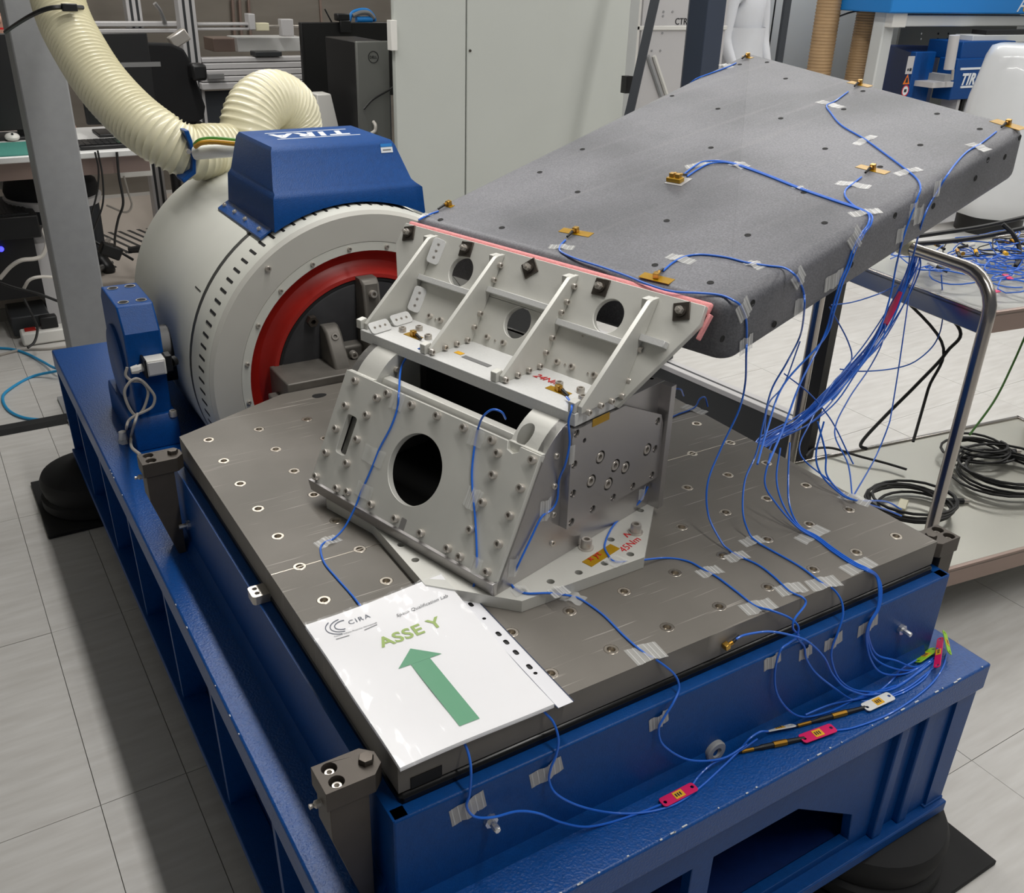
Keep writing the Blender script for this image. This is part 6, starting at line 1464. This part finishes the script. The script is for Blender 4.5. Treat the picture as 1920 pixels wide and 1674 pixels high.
t3 = ybox(1790, 140, 1850, 185, 3.6, .1)
add('name_plate', MB().bb(oy(1788, 150, 3.6).x, oy(1900, 150, 3.6).x, 3.6, 3.75, oy(1810, 186, 3.6).z, oy(1810, 110, 3.6).z), 'blue_satin', s2, bevel=.006)
add('plate_top', MB().bb(oy(1802, 100, 3.62).x, oy(1900, 100, 3.62).x, 3.62, 3.9, oy(1810, 112, 3.62).z, oy(1810, 78, 3.62).z), 'blue_satin', s2, bevel=.006)
me = text_mesh('letters', 'TIRA', .105, .001, 'LEFT', .25, 1.1, .004); me.materials.append(MATS['white_print'])
add('letters', me, None, s2, frame(oy(1799, 159, 3.597), (0, -1, 0)))
for v in (129, 163): 
    p = oy(1801, v, 3.598); add('logo_bar', MB().bb(p.x, p.x + .4, 3.595, 3.6, p.z - .008, p.z + .006), 'white_print', s2)
M0 = lambda u, v: frame(oy(u, v, 3.749), (0, -1, 0))
add('data_plate', MB().box((0, 0, .0015), (.035, .058, .0015)), 'rack_grey', s2, M0(1706, 122)); add('data_print', MB().box((0.012, -.03, .0035), (.012, .01, .0005)), 'ink_black', s2, M0(1706, 122)); add('data_print', MB().box((-.014, -.03, .0035), (.007, .008, .0005)), 'ink_black', s2, M0(1706, 122))
add('warning_triangle', MB().prism([(-.035, -.028), (.035, -.028), (0, .04)], [], pfn, 0, .002), 'orange', s2, M0(1700, 150)); add('warning_print', MB().prism([(-.014, -.018), (.014, -.018), (.006, .016), (-.006, .016)], [], pfn, .002, .0025), 'ink_black', s2, M0(1700, 150))
add('ban_disc', MB().lathe([(1e-5, .001), (.038, .001)], None, 24), 'white_print', s2, M0(1697, 170)); add('ban_ring', MB().lathe([(.031, .0014), (.031, .0025), (.038, .0025), (.038, .0014)], None, 28), 'red_ink', s2, M0(1697, 170)); add('ban_print', MB().box((0, 0, .002), (.013, .010, .0005)), 'ink_black', s2, M0(1697, 170))
add('actuator', MB().cyl(oy(1790, 66, 3.55), oy(1779, 130, 3.55), .035, seg=16), 'rack_grey', s2); add('actuator_rod', MB().cyl(oy(1787, 130, 3.56), oy(1785, 150, 3.56), .010, seg=8), 'steel_bolt', s2)
add('bracket_arm', MB().bb(oy(1749, 158, 3.6).x, oy(1790, 158, 3.6).x, 3.6, 3.8, oy(1770, 164, 3.6).z, oy(1770, 154, 3.6).z), 'rack_grey', s2); add('bracket_post', MB().bb(oy(1771, 145, 3.62).x, oy(1786, 145, 3.62).x, 3.62, 3.8, oy(1770, 155, 3.62).z, oy(1770, 140, 3.62).z), 'column_grey', s2)
for k in range(5): add('vent_fin', MB().bb(oy(1793 + 9 * k, 200, 3.62).x, oy(1798 + 9 * k, 200, 3.62).x, 3.62, 3.75, oy(1800, 240, 3.62).z, oy(1810, 186, 3.62).z), 'rack_grey' if k % 2 == 0 else 'black_hole', s2)
add('lower_body', MB().bb(oy(1820, 380, 3.3).x, 6.6, 3.55, 4.3, .04, oy(1840, 330, 3.3).z), 'blue_satin', s2, bevel=.01)
add('top_rail', MB().bb(oy(1826, 65, 3.7).x, 8.0, 3.7, 3.85, oy(1850, 80, 3.7).z, oy(1850, 66, 3.7).z), 'wall_white', s2, bevel=.004)
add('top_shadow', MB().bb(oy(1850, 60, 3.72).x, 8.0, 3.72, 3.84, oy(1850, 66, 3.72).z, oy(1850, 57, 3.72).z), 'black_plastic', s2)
# drum wrapped in white plastic
wd = thing('wrapped_drum', 'large drum wrapped in glossy white plastic at the right edge', 'drum', oy(1910, 300, 3.0))
zt_ = oy(1900, 84, 2.75).z; zb0_ = oy(1900, 395, 2.75).z; HH = zt_ - zb0_
RR = .30; cc = V((oy(1834, 230, 2.75).x + RR * 1.22, 2.75, 0)); m = MB(); pr = [(.0, 1.0), (.6, 1.0), (.74, .985), (.82, .93), (.90, .83), (.96, .70), (1.0, .5), (1.0, .3), (.95, .12), (.85, .02), (.6, 0), (0, 0)]
pr = [(max(.001, r * RR), zb0_ + z * HH) for r, z in pr]
nseg = 40; vs = []; fs = []
for i in range(nseg):
    a = 2 * pi * i / nseg
    for j, (r, z) in enumerate(pr): w = 1 + .025 * sin(4 * a + j * .7) * (j > 3) + .012 * sin(9 * a + j); vs.append(V((cc.x + r * cos(a) * w, 2.75 + r * sin(a) * w, z)))
mm = len(pr)
for i in range(nseg):
    for j in range(mm - 1): fs.append((i * mm + j, ((i + 1) % nseg) * mm + j, ((i + 1) % nseg) * mm + j + 1, i * mm + j + 1))
add('plastic_wrap', MB().add(vs, fs).mesh('plastic_wrap', 70), 'bag_white', wd)
add('pedestal', MB().cyl((cc.x, 2.75, .121), (cc.x, 2.75, zb0_ + .01), .2, seg=24), 'black_plastic', wd)
tag(add('white_bench', MB().bb(oz(1640, 470, .12).x, 6.2, 2.55, 3.0, .0, .12), 'alu_white', None, None, .004), 'low white bench surface behind the cart top', 'bench')
for k, (label, pts) in enumerate((('black cable crossing the white bench behind the cart, upper one', [(1690, 447, 2.45), (1760, 437, 2.5), (1840, 425, 2.55), (1930, 405, 2.6)]), ('black cable crossing the white bench behind the cart, lower one', [(1700, 458, 2.4), (1780, 452, 2.45), (1850, 442, 2.5), (1930, 425, 2.55)]), ('black cable tangle hanging at the right edge above the cart', [(1880, 420, 2.5), (1900, 440, 2.5), (1912, 470, 2.5), (1905, 500, 2.45), (1925, 470, 2.5)]))):
    cable(label, [('D',) + p for p in pts], 'cable_black', .006, 'room_cable')
